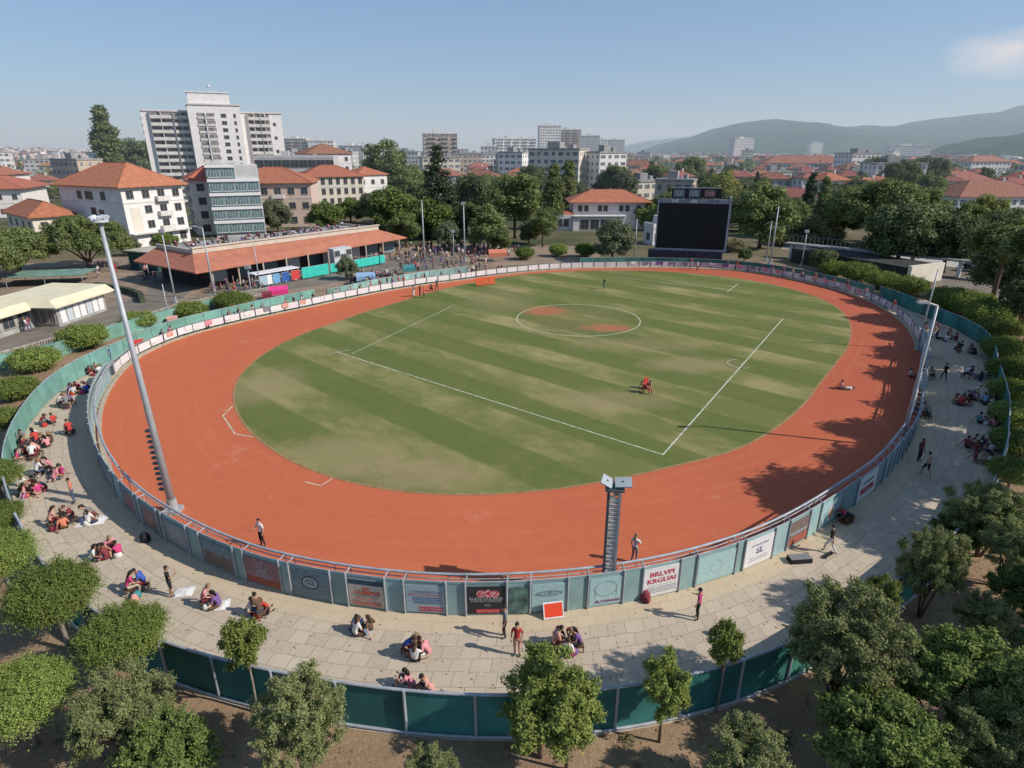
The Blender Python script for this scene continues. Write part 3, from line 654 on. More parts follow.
def window(t, face, u, z, w_=1.2, h_=1.4, L=0, **k):
    o = link('window', winmesh(w_, h_, **k), t)
    if face == 'r': o.location = (u, -.004, z)
    else: o.location = (-.004, u, z); o.rotation_euler = (0, 0, -pi / 2)
    return o
def balcony(t, face, u, z, w_=3, d=1.0, m=SLAB, solid=True):
    mb = MB(); M = Matrix.Identity(4) if face == 'r' else Matrix.Rotation(-pi / 2, 4, 'Z')
    mb.box(-w_/2, -d, -.12, w_/2, -.005, 0, 0, M)
    if solid: mb.box(-w_/2, -d, .003, w_/2, -d + .1, .95, 0, M); mb.box(-w_/2, -d + .103, .003, -w_/2 + .1, -.005, .95, 0, M); mb.box(w_/2 - .1, -d + .103, .003, w_/2, -.005, .95, 0, M)
    else:
        x = -w_/2 + .03
        while x < w_/2: mb.box(x, -d, .003, x + .03, -d + .03, .95, 0, M); x += .18
        mb.box(-w_/2, -d - .01, .95, w_/2, -d + .05, 1.0, 0, M)
    o = mb.build('balcony', m, t); o.location = (u, 0, z) if face == 'r' else (0, u, z); return o
def hip(x0, y0, x1, y1, z, hh, ov=.6, m=0, mb=None, ridge=None):
    mb = mb or MB(); x0 -= ov; y0 -= ov; x1 += ov; y1 += ov; w_, d = x1 - x0, y1 - y0
    mb.box(x0, y0, z, x1, y1, z + .18, m); z += .182
    if w_ >= d: a, b = (x0 + d / 2, (y0 + y1) / 2), (x1 - d / 2, (y0 + y1) / 2)
    else: a, b = ((x0 + x1) / 2, y0 + w_ / 2), ((x0 + x1) / 2, y1 - w_ / 2)
    A, B = (*a, z + hh), (*b, z + hh + .01); c = [(x0,y0,z),(x1,y0,z),(x1,y1,z),(x0,y1,z)]
    if w_ >= d: fs = ([c[0],c[1],B,A],[c[1],c[2],B],[c[2],c[3],A,B],[c[3],c[0],A])
    else: fs = ([c[0],c[1],A],[c[1],c[2],B,A],[c[2],c[3],B],[c[3],c[0],A,B])
    for f in fs: mb.poly(f, m)
    mb.tube([A, B], .12, 5, m)
    for e, q in ((c[0], A), (c[1], B if w_ >= d else A), (c[2], B), (c[3], A if w_ >= d else B)): mb.tube([e, q], .12, 5, m)
    return mb
def bldg(name, label, px, py, a, wl, wr, h, roof='hip', wall=W_WHITE, fl=3, nr=4, nl=3, rh=3.2, roofm=None, ov=.6, win=(1.2, 1.4), bal=(), XY=None, parapet=True, cornice=True, wm={}, skip=(), cat='building', group=None, z0=0, floors_from=0):
    X, Y = XY or G(px, py)
    t = thing(name, label, cat, (X, Y, 0), pi / 2 - rad(a), group)
    mb = MB(); mb.box(0, 0, 0, wr, wl, h)
    mb.build('wall', wall, t)
    if roof == 'hip': hip(0, 0, wr, wl, h + .004, rh, ov).build('roof', roofm or TILE, t)
    elif roof == 'flat':
        mb = MB(); mb.box(.25, .25, h + .003, wr - .25, wl - .25, h + .12, 0)
        for q in ((-.1,-.1,wr+.1,.2),(-.1,wl-.2,wr+.1,wl+.1),(-.1,.203,.2,wl-.203),(wr-.2,.203,wr+.1,wl-.203)): mb.box(q[0], q[1], h - .25, q[2], q[3], h + .7, 1)
        mb.box(wr*.3, wl*.3, h + .13, wr*.3+2.6, wl*.3+2.6, h + 2.2, 1); mb.box(wr*.7, wl*.5, h + .13, wr*.7+1.2, wl*.5+1.2, h + 1.1, 1)
        mb.build('roof', [FLAT, wall], t)
    fh = h / fl
    if cornice and h < 20:
        for k in range(1, fl):
            if k % 2 == 0: continue
            mb = MB(); mb.box(-.08, -.08, h - fh * k - .12, wr + .01, -.004, h - fh * k + .08); mb.box(-.08, -.003, h - fh * k - .12, -.004, wl, h - fh * k + .08); mb.build('string_course', SLAB, t)
    for k in range(fl):
        z = k * fh + fh * .28
        for j in range(nr):
            u = wr * (j + .5) / nr
            if ('r', k, j) in skip: continue
            window(t, 'r', u, z, *win, **wm)
            if ('r', j) in bal and k > 0: balcony(t, 'r', u, k * fh + .1, min(wr / nr * .92, 3.2))
        for j in range(nl):
            if ('l', k, j) in skip: continue
            u = wl * (j + .5) / nl; window(t, 'l', u, z, *win, **wm)
            if ('l', j) in bal and k > 0: balcony(t, 'l', u, k * fh + .1, min(wl / nl * .92, 3.2))
    return t
# main four-storey house, left
hm_ = bldg('apartment_house', 'big white four-storey house with orange hipped roof and shaded left side', 133, 249, 27, 22.5, 14.2, 12.6, 'hip', W_WHITE, 4, 4, 0, 4.6, ov=1.1, win=(1.5, 1.5), bal=(('r', 2),), skip=(('r',0,0),('r',1,0),('r',2,0)))
for u in (6.5, 11.5, 15): window(hm_, 'l', u, 10.0, 1.5 if u != 11.5 else 2.6, 1.6)
for u, z in ((8.2, 6.0), (11, 6.4)): window(hm_, 'l', u, z, 1.6, 1.8)
mb = MB(); mb.box(1.2, -.05, 2.6, 3.4, -.003, 8.4); mb.build('plaster_recess', W_CREAM, hm_)
mb = MB(); mb.box(3, 9.5, 14.2, 3.9, 10.6, 15.2); mb.build('roof_hatch', P['pale'], hm_)
mb = MB(); mb.box(.2, -1.3, 2.9, 14, -.006, 3.1); mb.build('canopy', SLAB, hm_)
# neighbours, far left
bldg('villa', 'cream house with orange roof half hidden behind the trees at the left edge', 40, 250, 40, 20, 8, 6.6, 'hip', W_CREAM, 2, 2, 4, 2.8, ov=.8)
bldg('villa', 'white villa with arched loggia and wide red roof at the far left', 50, 215, 70, 24, 16, 8.6, 'hip', W_WHITE, 2, 4, 2, 3.2, ov=1.5, XY=(-170, 196))
bldg('villa', 'long red-roofed house behind the white loggia villa, far left', 30, 200, 78, 26, 46, 10.0, 'hip', W_LILAC, 2, 8, 2, 3.4, ov=1.2, XY=(-262, 262))
# narrow red gable + white balconies
bldg('apartment_house', 'narrow white house with small red roof between the big house and the glazed block', 218, 244, 60, 15, 9, 13.0, 'hip', W_WHITE, 4, 2, 3, 3.0, ov=.7, win=(1.6, 1.6), bal=(('r', 1), ('l', 1)), XY=(-78.5, 156))
# glazed block with white floor bands
gb = thing('glazed_building', 'five-storey block with bands of greenish glass and white balcony slabs', 'building', (-72, 152, 0), pi / 2 - rad(66)); gb.scale = (.84, .84, .97)
mb = MB(); mb.box(0, 0, 0, 13.5, 12, 17.0); mb.build('wall', W_GREY, gb)
for k in range(5):
    z = .9 + k * 3.3; wd = 13.3 if k < 4 else 7.2
    for j in range(4 if k < 4 else 2):
        o = link('window', winmesh(2.9, 1.9, GGL, P['white'], 3), gb, (1.75 + j * 3.3, -.5, z + .35))
    mb = MB(); mb.box(-.2, -.9, z + 2.5, wd + .1, -.005, z + 3.2); mb.box(-.2, -.46, z + .0, wd, -.005, z + 2.495, 1); mb.build('balcony', [P['white'], GGL], gb)
for y in (2, 6, 10):
    for k in range(5): window(gb, 'l', y, 1.4 + k * 3.2, 1.4, 1.6)
mb = MB(); mb.box(-.5, -.9, 17.5, 8, 4, 17.9); mb.box(0, 0, 17.003, 13.5, 12, 17.2); mb.build('roof', SLAB, gb)
# pinkish red-roof building, flat-roof canopy building, cream building right
bldg('apartment_house', 'pink and cream house with wide orange roof right of the glazed block', 262, 238, 80, 16, 21, 11.5, 'hip', W_PINK, 3, 6, 2, 3.8, ov=.8, win=(1.6, 1.6), bal=(('r', 1), ('r', 3)), XY=(-76, 172))
bldg('office_building', 'low grey flat-roofed building with dark openings above the pink house', 300, 200, 80, 20, 26, 17.5, 'flat', W_GREY, 4, 9, 3, win=(3.0, 2.4), XY=(-88, 222))
bldg('apartment_house', 'cream three-storey house with red roof and rows of arched windows beside tall trees', 330, 225, 62, 14, 19, 12.0, 'hip', W_CREAM, 4, 8, 3, 3.2, ov=.7, win=(1.1, 1.7), XY=(-65, 200))
bldg('apartment_house', 'small white house with red roof touching the round poplar tree', 365, 215, 50, 12, 11, 12.0, 'hip', W_WHITE, 3, 3, 2, 2.4, XY=(-52, 217))
bldg('apartment_house', 'tall white house with dark red roof behind the cream arched house', 340, 190, 55, 16, 18, 18.5, 'hip', W_LILAC, 5, 4, 3, 3.6, roofm=TILE2, XY=(-82, 262))
# the high tower block, three staggered wings
BALC_SHADE = mat('balcony_shade', (.23, .21, .20), .7, .5, .5)  # dark balcony backs: recess shade put into the colour
tb = thing('tower_block', 'large white tower block with balconies, stepped wings and a roof lift house', 'building', (-124, 262, 0), pi / 2 - rad(64))
W_T = wallm('tower', (.74, .70, .68))
def wing(x0, y0, x1, y1, h): mb = MB(); mb.box(x0, y0, 0, x1, y1, h); mb.build('wing', W_T, tb); mb = MB(); mb.box(x0 - .5, y0 - .5, h + .003, x1 + .5, y1 + .5, h + .7); mb.build('roof', SLAB, tb)
wing(-25, 2, -3.004, 22, 42.5); wing(-3, -4, 22.5, 20, 45.5); wing(22.504, 2, 44, 20, 42.5)
mb = MB(); mb.box(-2, -3, 46.21, 18, 12, 51.0); mb.box(-2.4, -3.4, 51.003, 18.4, 12.4, 51.5); mb.build('lift_house', W_T, tb)
mb = MB(); mb.tube([(9, 2, 51.5), (9, 2, 55)], .25, 6); mb.ball((9, 2, 54.3), (1.0, 1.0, .9)); mb.tube([(11.5, 2, 51.5), (11.5, 2, 53.5)], .15, 5); mb.build('aerial', P['pale'], tb)
for k in range(12):
    z = 3 + k * 3.3
    for x0, x1, yy_ in ((-21, -11, 2), (-10, -3.5, 2), (26.5, 32.3, 2), (32.8, 37.5, 2)):
        mb = MB(); mb.box(x0, yy_ - .05, z + .2, x1, yy_ - .004, z + 2.9, 1); mb.box(x0, yy_ - 1.5, z, x1, yy_ - .052, z + .18, 0); mb.box(x0, yy_ - 1.5, z + .19, x1, yy_ - 1.35, z + 1.45, 0); mb.box((x0 + x1) / 2 - .2, yy_ - 1.349, z + .2, (x0 + x1) / 2 + .2, yy_ - .052, z + 3.2, 0); mb.box(x0 - .1, yy_ - 1.5, z, x0, yy_ - .05, z + 3.3, 0); mb.build('balcony', [SLAB, BALC_SHADE], tb)
    for x0, x1 in ((1, 4.8), (5.4, 9.6)):
        if k > 11: continue
        mb = MB(); mb.box(x0, -4.05, z + .2, x1, -4.004, z + 2.6, 1); mb.box(x0 + .2, -4.5, z, x1, -4.052, z + 1.0, 0); mb.build('balcony', [SLAB, BALC_SHADE], tb)
    for x, ww in ((14, 2.4), (19.5, 1.1)):
        link('window', winmesh(ww, 1.6), tb, (x, -4.01, z + .8))
    for x in (40,):
        if k % 2 == 0: link('window', winmesh(1.4, 1.4), tb, (x, 1.99, z + .8))
    if k % 3 == 1: o = link('window', winmesh(1.2, 1.4), tb, (-25.01, 12, z + .8)); o.rotation_euler = (0, 0, -pi / 2)
    mb = MB(); mb.box(-26.2, 15, z, -25.004, 21, z + .18); mb.box(-26.2, 15, z + .19, -26.05, 21, z + 1.1); mb.build('balcony', SLAB, tb)
mb = MB(); mb.box(4.9, -4.9, 1, 5.35, -4.004, 42); mb.build('rib', P['white'], tb)
tb.scale = (.74, .8, .8); tb.location = (-125, 262, 0)
# villa by the screen
vl = thing('clubhouse', 'white two-storey villa with orange hipped roof behind the far side of the track', 'building', (11.2, 166, 0), rad(0)); vl.scale = (.92, .92, .95)
mb = MB(); mb.box(5.5, 3, 0, 27, 15, 7.3); mb.build('wall', W_LILAC, vl)
hip(5.5, 3, 27, 15, 7.304, 3.0, 1.4).build('roof', TILE, vl)
mb = MB(); mb.box(-3, 0, 0, 5.3, 11, 4.2); mb.box(5.304, -1, 0, 20, 2.99, 3.9); mb.build('wing', W_LILAC, vl)
hip(-3, 1.4, 5.0, 11, 4.21, 1.7, .7).build('roof', TILE, vl)
mb = MB(); mb.box(5.2, -1.5, 3.91, 20.4, 2.98, 4.1); mb.build('ledge', SLAB, vl)
for x in (7.6, 9.4, 13.4, 15.0, 19.5, 21.3, 24.5): o = link('window', winmesh(1.1, 1.5), vl, (x, 2.99, 5.0))
for x in (-.4, 1.6, 3.4): link('window', winmesh(1.3, 2.0), vl, (x, -.01, 1.2))
for x in (8.6, 11.5, 14.4, 17): link('window', winmesh(2.3, 2.4), vl, (x, -1.01, .6))
for y in (6, 10): o = link('window', winmesh(1.2, 1.5), vl, (27.01, y, 5.0)); o.rotation_euler = (0, 0, pi / 2)
bldg('garden_wall_house', 'low white walls with tiled coping between the villa and the big screen', 640, 246, 70, 4, 7, 4.0, 'flat', W_LILAC, 1, 3, 1, XY=(31.5, 139))

# long pavilion with terracotta skirt roof
pa = Vector((*G(212, 291),)); pb = Vector((*G(388, 259),)); dv = (pb - pa); PL = dv.length; pang = math.atan2(dv.y, dv.x)
pv = thing('pavilion', 'long low pavilion with a sloping terracotta canopy and flat terrace roof', 'building', (pa.x, pa.y, 0), pang)
PH = 3.3
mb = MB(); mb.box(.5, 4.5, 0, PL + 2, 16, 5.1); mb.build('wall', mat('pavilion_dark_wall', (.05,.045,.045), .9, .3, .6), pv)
CAN = mat('canopy_sheet', (.42, .16, .10), .85, .12, .7, orand=.0)
mb = MB(); e0, e1 = -2.6, PL + 7
mb.poly([(e0, -1.2, PH), (e1, 1.6, PH), (PL + 2.2, 4.6, 5.1), (.4, 4.6, 5.1)]); mb.poly([(e0, -1.2, PH), (.4, 4.6, 5.1), (.4, 16, 5.1), (e0 - .5, 17, PH)])
mb.poly([(e0, -1.2, PH - .2), (e1, 1.6, PH - .2), (e1, 1.6, PH), (e0, -1.2, PH)]); mb.poly([(e0 - .5, 17, PH - .2), (e0, -1.2, PH - .2), (e0, -1.2, PH), (e0 - .5, 17, PH)])
mb.poly([(e1, 1.6, PH), (e1, 16, PH + .6), (PL + 2.2, 16, 5.1), (PL + 2.2, 4.6, 5.1)])
mb.build('canopy', CAN, pv)
mb = MB(); mb.box(.35, 4.4, 5.104, PL + 2.1, 4.75, 5.9); mb.box(.2, 4.2, 5.903, PL + 2.3, 4.9, 6.1); mb.box(.35, 4.753, 5.104, .7, 16, 5.7); mb.box(PL + 1.8, 4.753, 5.104, PL + 2.1, 16, 5.7); mb.build('parapet', mat('parapet_cream', (.52,.45,.37), .9, .12, 1), pv)
mb = MB(); mb.box(.75, 4.8, 5.104, PL + 1.75, 16, 5.3); mb.build('terrace', FLAT, pv)
x = 0.3
while x < PL + 5:
    mb = MB(); mb.tube([(x, -.3, 0), (x, -.3, PH + .1)], .13, 6); mb.build('column', W_TAN, pv); x += 4.3
for q in range(9):
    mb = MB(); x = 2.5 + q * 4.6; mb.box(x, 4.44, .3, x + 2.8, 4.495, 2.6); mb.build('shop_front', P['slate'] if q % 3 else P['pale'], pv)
mb = MB(); mb.box(PL - 13.5, -.9, 0, PL - 9.5, 2.4, 3.6); mb.build('booth', P['pale'], pv)
for k in range(3): link('window', winmesh(1.0, .9), pv, (PL - 12.8 + k * 1.3, -.92, 1.6 if k % 2 else 2.3))
# turquoise and coloured hoardings in front of the pavilion
TUR = mat('turquoise_cloth', (.04, .48, .40), .6, .12, 2)
def clothfence(name, label, x0, x1, y, h, m, cat='banner', z0=.25):
    a = Matrix.Translation((pa.x, pa.y, 0)) @ Matrix.Rotation(pang, 4, 'Z'); p = a @ Vector((x0, y, 0))
    t = thing(name, label, cat, p, pang); L = x1 - x0; mb = MB(); k = max(2, int(L / .5))
    for j in range(k):
        f = lambda q: .06 * sin(q * 2.1) ; mb.poly([(L*j/k, f(j), z0), (L*(j+1)/k, f(j+1), z0), (L*(j+1)/k, f(j+1) * .3, h), (L*j/k, f(j) * .3, h)])
    mb.build('cloth', m, t); mb = MB(); mb.tube([(0, .05, 0), (0, .05, h + .05)], .04, 5); mb.tube([(L, .05, 0), (L, .05, h + .05)], .04, 5); mb.tube([(0, .05, h), (L, .05, h)], .025, 5); mb.build('frame', GREY, t)
clothfence('cloth_hoarding', 'shorter turquoise cloth hoarding with white marks in front of the pavilion', 13.3, 18.6, -4.2, 2.0, TUR)
clothfence('cloth_hoarding', 'long bright turquoise cloth hoarding in front of the pavilion, right of a white gap', 19.4, 32, -3.6, 1.7, TUR)
for i, (x, wd, m, lb) in enumerate(((5.6,1.4,P['steelb'],'pale blue cloth hung at the left end of the stall row'),(8.0,1.2,mat('sky_cloth', (.15,.33,.55)),'mid blue cloth hung between two white ones'),(9.6,1.3,mat('royal_cloth', (.03,.10,.34)),'royal blue cloth hung beside the red shirts'),(11.4,1.4,P['red'],'red cloth hung just before the turquoise hoarding'),(6.9,.9,P['white'],'narrow white cloth hung in the stall row'))):
    clothfence('hung_cloth', lb, x, x + wd, -4.0, 1.75, m, 'cloth', .3)
mb = MB(); mb.box(0, 0, 1.9, 8, 2.2, 2.05); [mb.tube([(x, y, 0), (x, y, 1.9)], .04, 5, 1) for x in (.1, 2.7, 5.3, 7.9) for y in (.1, 2.1)]; mb.box(.3, .3, .0, 7.7, 1.9, .9, 1)
tag(mb.build('market_stall', [P['white'], P['pale']], None, Matrix.Translation((pa.x, pa.y, 0)) @ Matrix.Rotation(pang, 4, 'Z') @ Vector((5.4, -3.4, 0))), 'long white-topped stall in front of the left part of the pavilion', 'stall').rotation_euler = (0, 0, pang)
# kiosk building left
ka = Vector(G(60, 327)); kb = Vector(G(97, 314)); kd = (kb - ka); kang = math.atan2(kd.y, kd.x)
ks = thing('kiosk', 'low kiosk building with a pale yellow folded flat roof at the left edge', 'building', (ka.x, ka.y, 0), kang)
KW = mat('kiosk_wall', (.33,.33,.30), .9, .25, 1.2, detail=5); KR = mat('pale_yellow_roof', (.66,.60,.42), .85, .08, .6)
mb = MB(); mb.box(0, 0, 0, 8.2, 6.5, 2.55); mb.build('wall', KW, ks)
mb = MB(); mb.box(-9, 3.0, 0, -.004, 8.5, 2.4); mb.build('wing', KW, ks)
mb = MB(); mb.poly([(-.9,-.9,2.6),(9.2,-.9,2.6),(9.2,.2,3.35),(-.3,.2,3.35)]); mb.poly([(-.3,.2,3.35),(9.2,.2,3.35),(9.0,7.5,3.45),(-.6,7.5,3.45)]); mb.poly([(9.2,-.9,2.6),(9.6,7.5,2.7),(9.0,7.5,3.45),(9.2,.2,3.35)]); mb.poly([(-.9,-.9,2.6),(-.3,.2,3.35),(-.6,7.5,3.45),(-1.2,3,2.6)])
mb.poly([(-10,2.0,2.5),(-.7,2.0,2.5),(-.7,3.0,3.2),(-10,3.0,3.2)]); mb.poly([(-10,3.0,3.2),(-.65,3.0,3.2),(-.6,9.4,3.3),(-10,9.4,3.3)])
mb.box(-.9,-.9,2.45,9.2,7.4,2.595); mb.box(-10,2.0,2.36,-1.21,9.3,2.495); mb.build('roof', KR, ks)
for k in range(7):
    mb = MB(); mb.box(.5 + k * 1.08, -.06, .35, 1.35 + k * 1.08, -.004, 2.2); mb.build('poster', P['white'] if k % 3 != 1 else P['pale'], ks)
for k in range(4): link('window', winmesh(1.5, 1.3), ks, (-7.8 + k * 2.1, 2.99, .8))
for k in range(3): o = link('window', winmesh(1.2, 1.5, P['brownp']), ks, (-.01, .7 + k * 1.0, .5)); o.rotation_euler = (0, 0, -pi / 2); o.scale = (.6, 1, 1)
X, Y = G(58, 283)
tc_ = thing('tennis_netting', 'flat green netting panel lying behind the yellow kiosk roof', 'netting', (X, Y, 0), rad(12)); mb = MB(); mb.box(-6, -3, 1.6, 5, 3, 1.7); mb.build('sheet', P['aqua'] if False else mat('green_net', (.16,.27,.22), .9, .3, 1), tc_)
mb = MB(); [mb.tube([(x, y, 0), (x, y, 1.6)], .05, 5) for x in (-5.8, -.5, 4.8) for y in (-2.8, 2.8)]; mb.build('supports', GREY, tc_)
# small green hut
hx = G(131, 269); ht = thing('green_hut', 'dark green hut with pale flat roof beside the pavilion', 'hut', (*hx, 0), rad(-22))
mb = MB(); mb.box(0, 0, 0, 6.8, 4.5, 3.2); mb.build('wall', mat('hut_green', (.03,.085,.085), .8, .2, 1), ht)
mb = MB(); mb.box(-.4, -.6, 3.204, 7.4, 5, 3.4); mb.build('roof', mat('hut_roof', (.42,.40,.33), .9, .15, 1), ht)
mb = MB(); mb.box(2.4, -.05, .1, 3.3, -.004, 2.1); mb.build('door', P['slate'], ht)
# road kerb island hedge
def hedge_wall(label, pts, h, wd, m, name='stone_wall'):
    mb = MB(); Q = [Vector(G(*p)) for p in pts]
    for a, b in zip(Q, Q[1:]):
        L = (b - a).length; ang = math.atan2(b.y - a.y, b.x - a.x); M = Matrix.Translation((a.x, a.y, 0)) @ Matrix.Rotation(ang, 4, 'Z'); mb.box(-.05, -wd / 2, 0, L + .05, wd / 2, h, 0, M)
    o = mb.build(name, m); return tag(o, label, 'wall')
hedge_wall('low dark hedge curving round the end of the kiosk forecourt', [(97,288),(115,291),(130,294),(141,298),(143,303)], .9, .7, mat('dark_hedge', (.06,.075,.045), .95, .5, 2.5, bump=.6, detail=6), 'hedge')
# canal-side structures right of the screen
mb = MB(); Q = [Vector(G(*p)) for p in ((790,262),(905,284))]; L = (Q[1]-Q[0]).length; ang = math.atan2(Q[1].y-Q[0].y, Q[1].x-Q[0].x); M = Matrix.Translation((*Q[0], 0)) @ Matrix.Rotation(ang, 4, 'Z')
mb.box(0, 0, 0, L, 8, 2.6, 0, M); mb.box(L, -.1, 0, L + .6, 8.2, 2.9, 1, M)
tag(mb.build('garage_block', [mat('dark_wall', (.04,.04,.035), .9, .3, 1), W_CREAM]), 'low dark wall block with a pale end pier behind the bushes on the right', 'wall')
rl2 = thing('bridge_railing', 'long pale footbridge deck with thin railings right of the big screen', 'bridge', (0, 0, 0))
Q = [Vector(G(*p)) for p in ((782,258),(900,272),(1010,284))]
for a, b in zip(Q, Q[1:]):
    L = (b-a).length; ang = math.atan2(b.y-a.y, b.x-a.x); M = Matrix.Translation((*a, 0)) @ Matrix.Rotation(ang, 4, 'Z')
    mb = MB(); mb.box(0, 0, 2.7, L, 2.2, 3.0, 0, M); mb.build('deck', mat('bridge_concrete', (.30, .29, .27), .95, .25, 1), rl2)
    mb = MB(); x = 0
    while x < L: mb.box(x, 2.0, 3.0, x + .1, 2.1, 4.2, 0, M); x += .8
    mb.box(0, 2.0, 4.2, L, 2.1, 4.3, 0, M); mb.build('railing', DGREY, rl2)
    x = 1
    while x < L: mb = MB(); mb.box(x, .5, 0, x + .5, 1.7, 2.7, 0, M); x += 7; mb.build('pier', SLAB, rl2)

# ---- towers and blocks in the distance: (px centre, py base, width px, top px, depth, angle, storeys, wall, roof, label)
SHUT = mat('shade_glass', (.17, .18, .20), .5, .5, .4)
def far_block(name, label, X, Y, w_, d, h, rz, wall, roof='flat', roofm=TILE2, fl=None, cols=None, group=None, balc=False, cat='building'):
    t = thing(name, label, cat, (X, Y, 0), rz, group); fl = fl or max(1, int(h / 3.1)); cols = cols or max(2, int(w_ / 3.2)); mb = MB()
    mb.box(-w_/2, -d/2, 0, w_/2, d/2, h, 0); fh = h / fl
    rg = random.Random(int(X * 7 + Y))
    for k in range(fl):
        z = k * fh + fh * .3
        for j in range(cols):
            u = -w_/2 + w_ * (j + .5) / cols; ww = w_ / cols * (.34 if rg.random() < .7 else .22)
            if balc and j % 3 != 0:
                mb.box(u - ww * 1.3, -d/2 - 1.1, k * fh + .1, u + ww * 1.3, -d/2 - .004, k * fh + 1.1, 0); mb.box(u - ww * 1.3, -d/2 - .05, k * fh + 1.1, u + ww * 1.3, -d/2 - .003, (k + 1) * fh - .3, 1)
            else: mb.box(u - ww, -d/2 - .06, z, u + ww, -d/2 - .003, z + fh * .45, 1)
        nd = max(1, int(d / 3.6))
        for j in range(nd):
            u = -d/2 + d * (j + .5) / nd
            for s in (-1, 1): mb.box(s * (w_/2 + .003), u - .6, z, s * (w_/2 + .06), u + .6, z + fh * .45, 1)
    mb.build('wall', [wall, SHUT], t)
    mb = MB()
    if roof == 'hip': hip(-w_/2, -d/2, w_/2, d/2, h + .004, min(w_, d) * .22 + .5, .7, 0, mb); mb.box(w_*.15, -.6, h + 1, w_*.15 + .8, .3, h + min(w_, d) * .22 + 1.6, 1); mb.build('roof', [roofm, SLAB], t)
    else:
        mb.box(-w_/2 - .3, -d/2 - .3, h + .003, w_/2 + .3, d/2 + .3, h + .8, 0); mb.box(-w_*.2, -d*.2, h + .804, w_*.05, d*.2, h + 3.6, 0); mb.box(w_*.2, -d*.1, h + .804, w_*.3, d*.2, h + 2.4, 0); mb.build('roof', SLAB if h > 20 else FLAT, t)
    return t
def fb(label, xc, yb, wpx, ty, wall, roof='flat', ang=0, fl=None, d=None, name='apartment_block', **k):
    X, Y = G(xc, yb); w_ = wpx * PXM(Y); h = HT(xc, yb, ty); d = d or min(w_ * .6, 18)
    if roof == 'hip': h -= min(w_, d) * .22 + .5
    return far_block(name, label, X, Y + d / 2, w_ / (abs(cos(rad(ang))) + .4 * abs(sin(rad(ang)))), d, h, rad(ang), wall, roof, fl=fl, **k)
fb('tan and white tower block left of the distant white towers', 440, 176, 35, 134, W_TAN, balc=True, ang=10)
fb('wide grey low block left of the tan tower', 407, 172, 24, 152, W_GREY)
fb('brownish mid-rise block right of the tan tower', 467, 178, 30, 154, W_TAN, ang=8)
fb('narrow white block beside the wide balconied block, centre', 490, 172, 18, 147, W_WHITE)
fb('wide white block with deep balconies left of the tallest central tower', 514, 168, 44, 139, W_WHITE, balc=True, ang=12)
fb('left half of the tallest central tower pair, white ribbed', 549, 167, 22, 126, W_WHITE, ang=5)
fb('right beige half of the tallest central tower pair', 568, 166, 24, 130, W_TAN, balc=True)
fb('grey tower right of the tallest central pair', 590, 164, 17, 136, W_GREY)
fb('slim pale tower directly beside the grey one', 602, 163, 9, 140, W_WHITE)
fb('small pale tower in front of the first hill slope', 616, 162, 15, 140, W_GREY)
fb('dark low commercial block in front of the central towers', 572, 184, 60, 166, W_GREY)
fb('white gabled block beside the dark commercial block', 585, 190, 20, 166, W_CREAM, 'hip')
fb('cream house with red roof above the villa, centre', 605, 188, 42, 163, W_CREAM, 'hip', ang=-15)
fb('yellowish long house with red roof right of centre', 640, 181, 36, 160, W_CREAM, 'hip', ang=-12)
fb('white twin tower in front of the long wooded ridge', 741, 163, 22, 139, W_LILAC, ang=10)
fb('small white tower right of the twin tower, by the ridge', 815, 158, 12, 143, W_WHITE)
fb('long block with red roof below the ridge', 806, 178, 84, 156, W_LILAC, 'hip', ang=-4, d=22)
fb('far white apartment block below the ridge on the right', 908, 163, 40, 146, W_WHITE, ang=-8)
fb('red-roofed house above the dark grove at right', 987, 176, 44, 156, W_LILAC, 'hip', ang=6)
fb('large white building with wide weathered red roof at the right edge', 1003, 208, 100, 182, W_WHITE, 'hip', ang=3, d=22)
fb('second long red-roofed building behind the right edge one', 960, 192, 70, 172, W_LILAC, 'hip', ang=2, d=18)
fb('long low red-roofed house behind the poplar on the right', 797, 210, 52, 189, W_CREAM, 'hip', ang=3)
fb('red-roofed house beside the low hall on the right', 870, 176, 44, 163, W_PINK, 'hip')
fb('small house with bright red roof behind the big dark trees', 934, 205, 26, 188, W_PINK, 'hip')
fb('beige block immediately right of the tower block', 298, 168, 22, 139, W_TAN, balc=True)
fb('pale mid-rise with stepped roof behind the white house', 322, 168, 26, 141, W_WHITE, ang=8)
fb('small grey block between tower block and poplar', 352, 166, 24, 146, W_GREY)
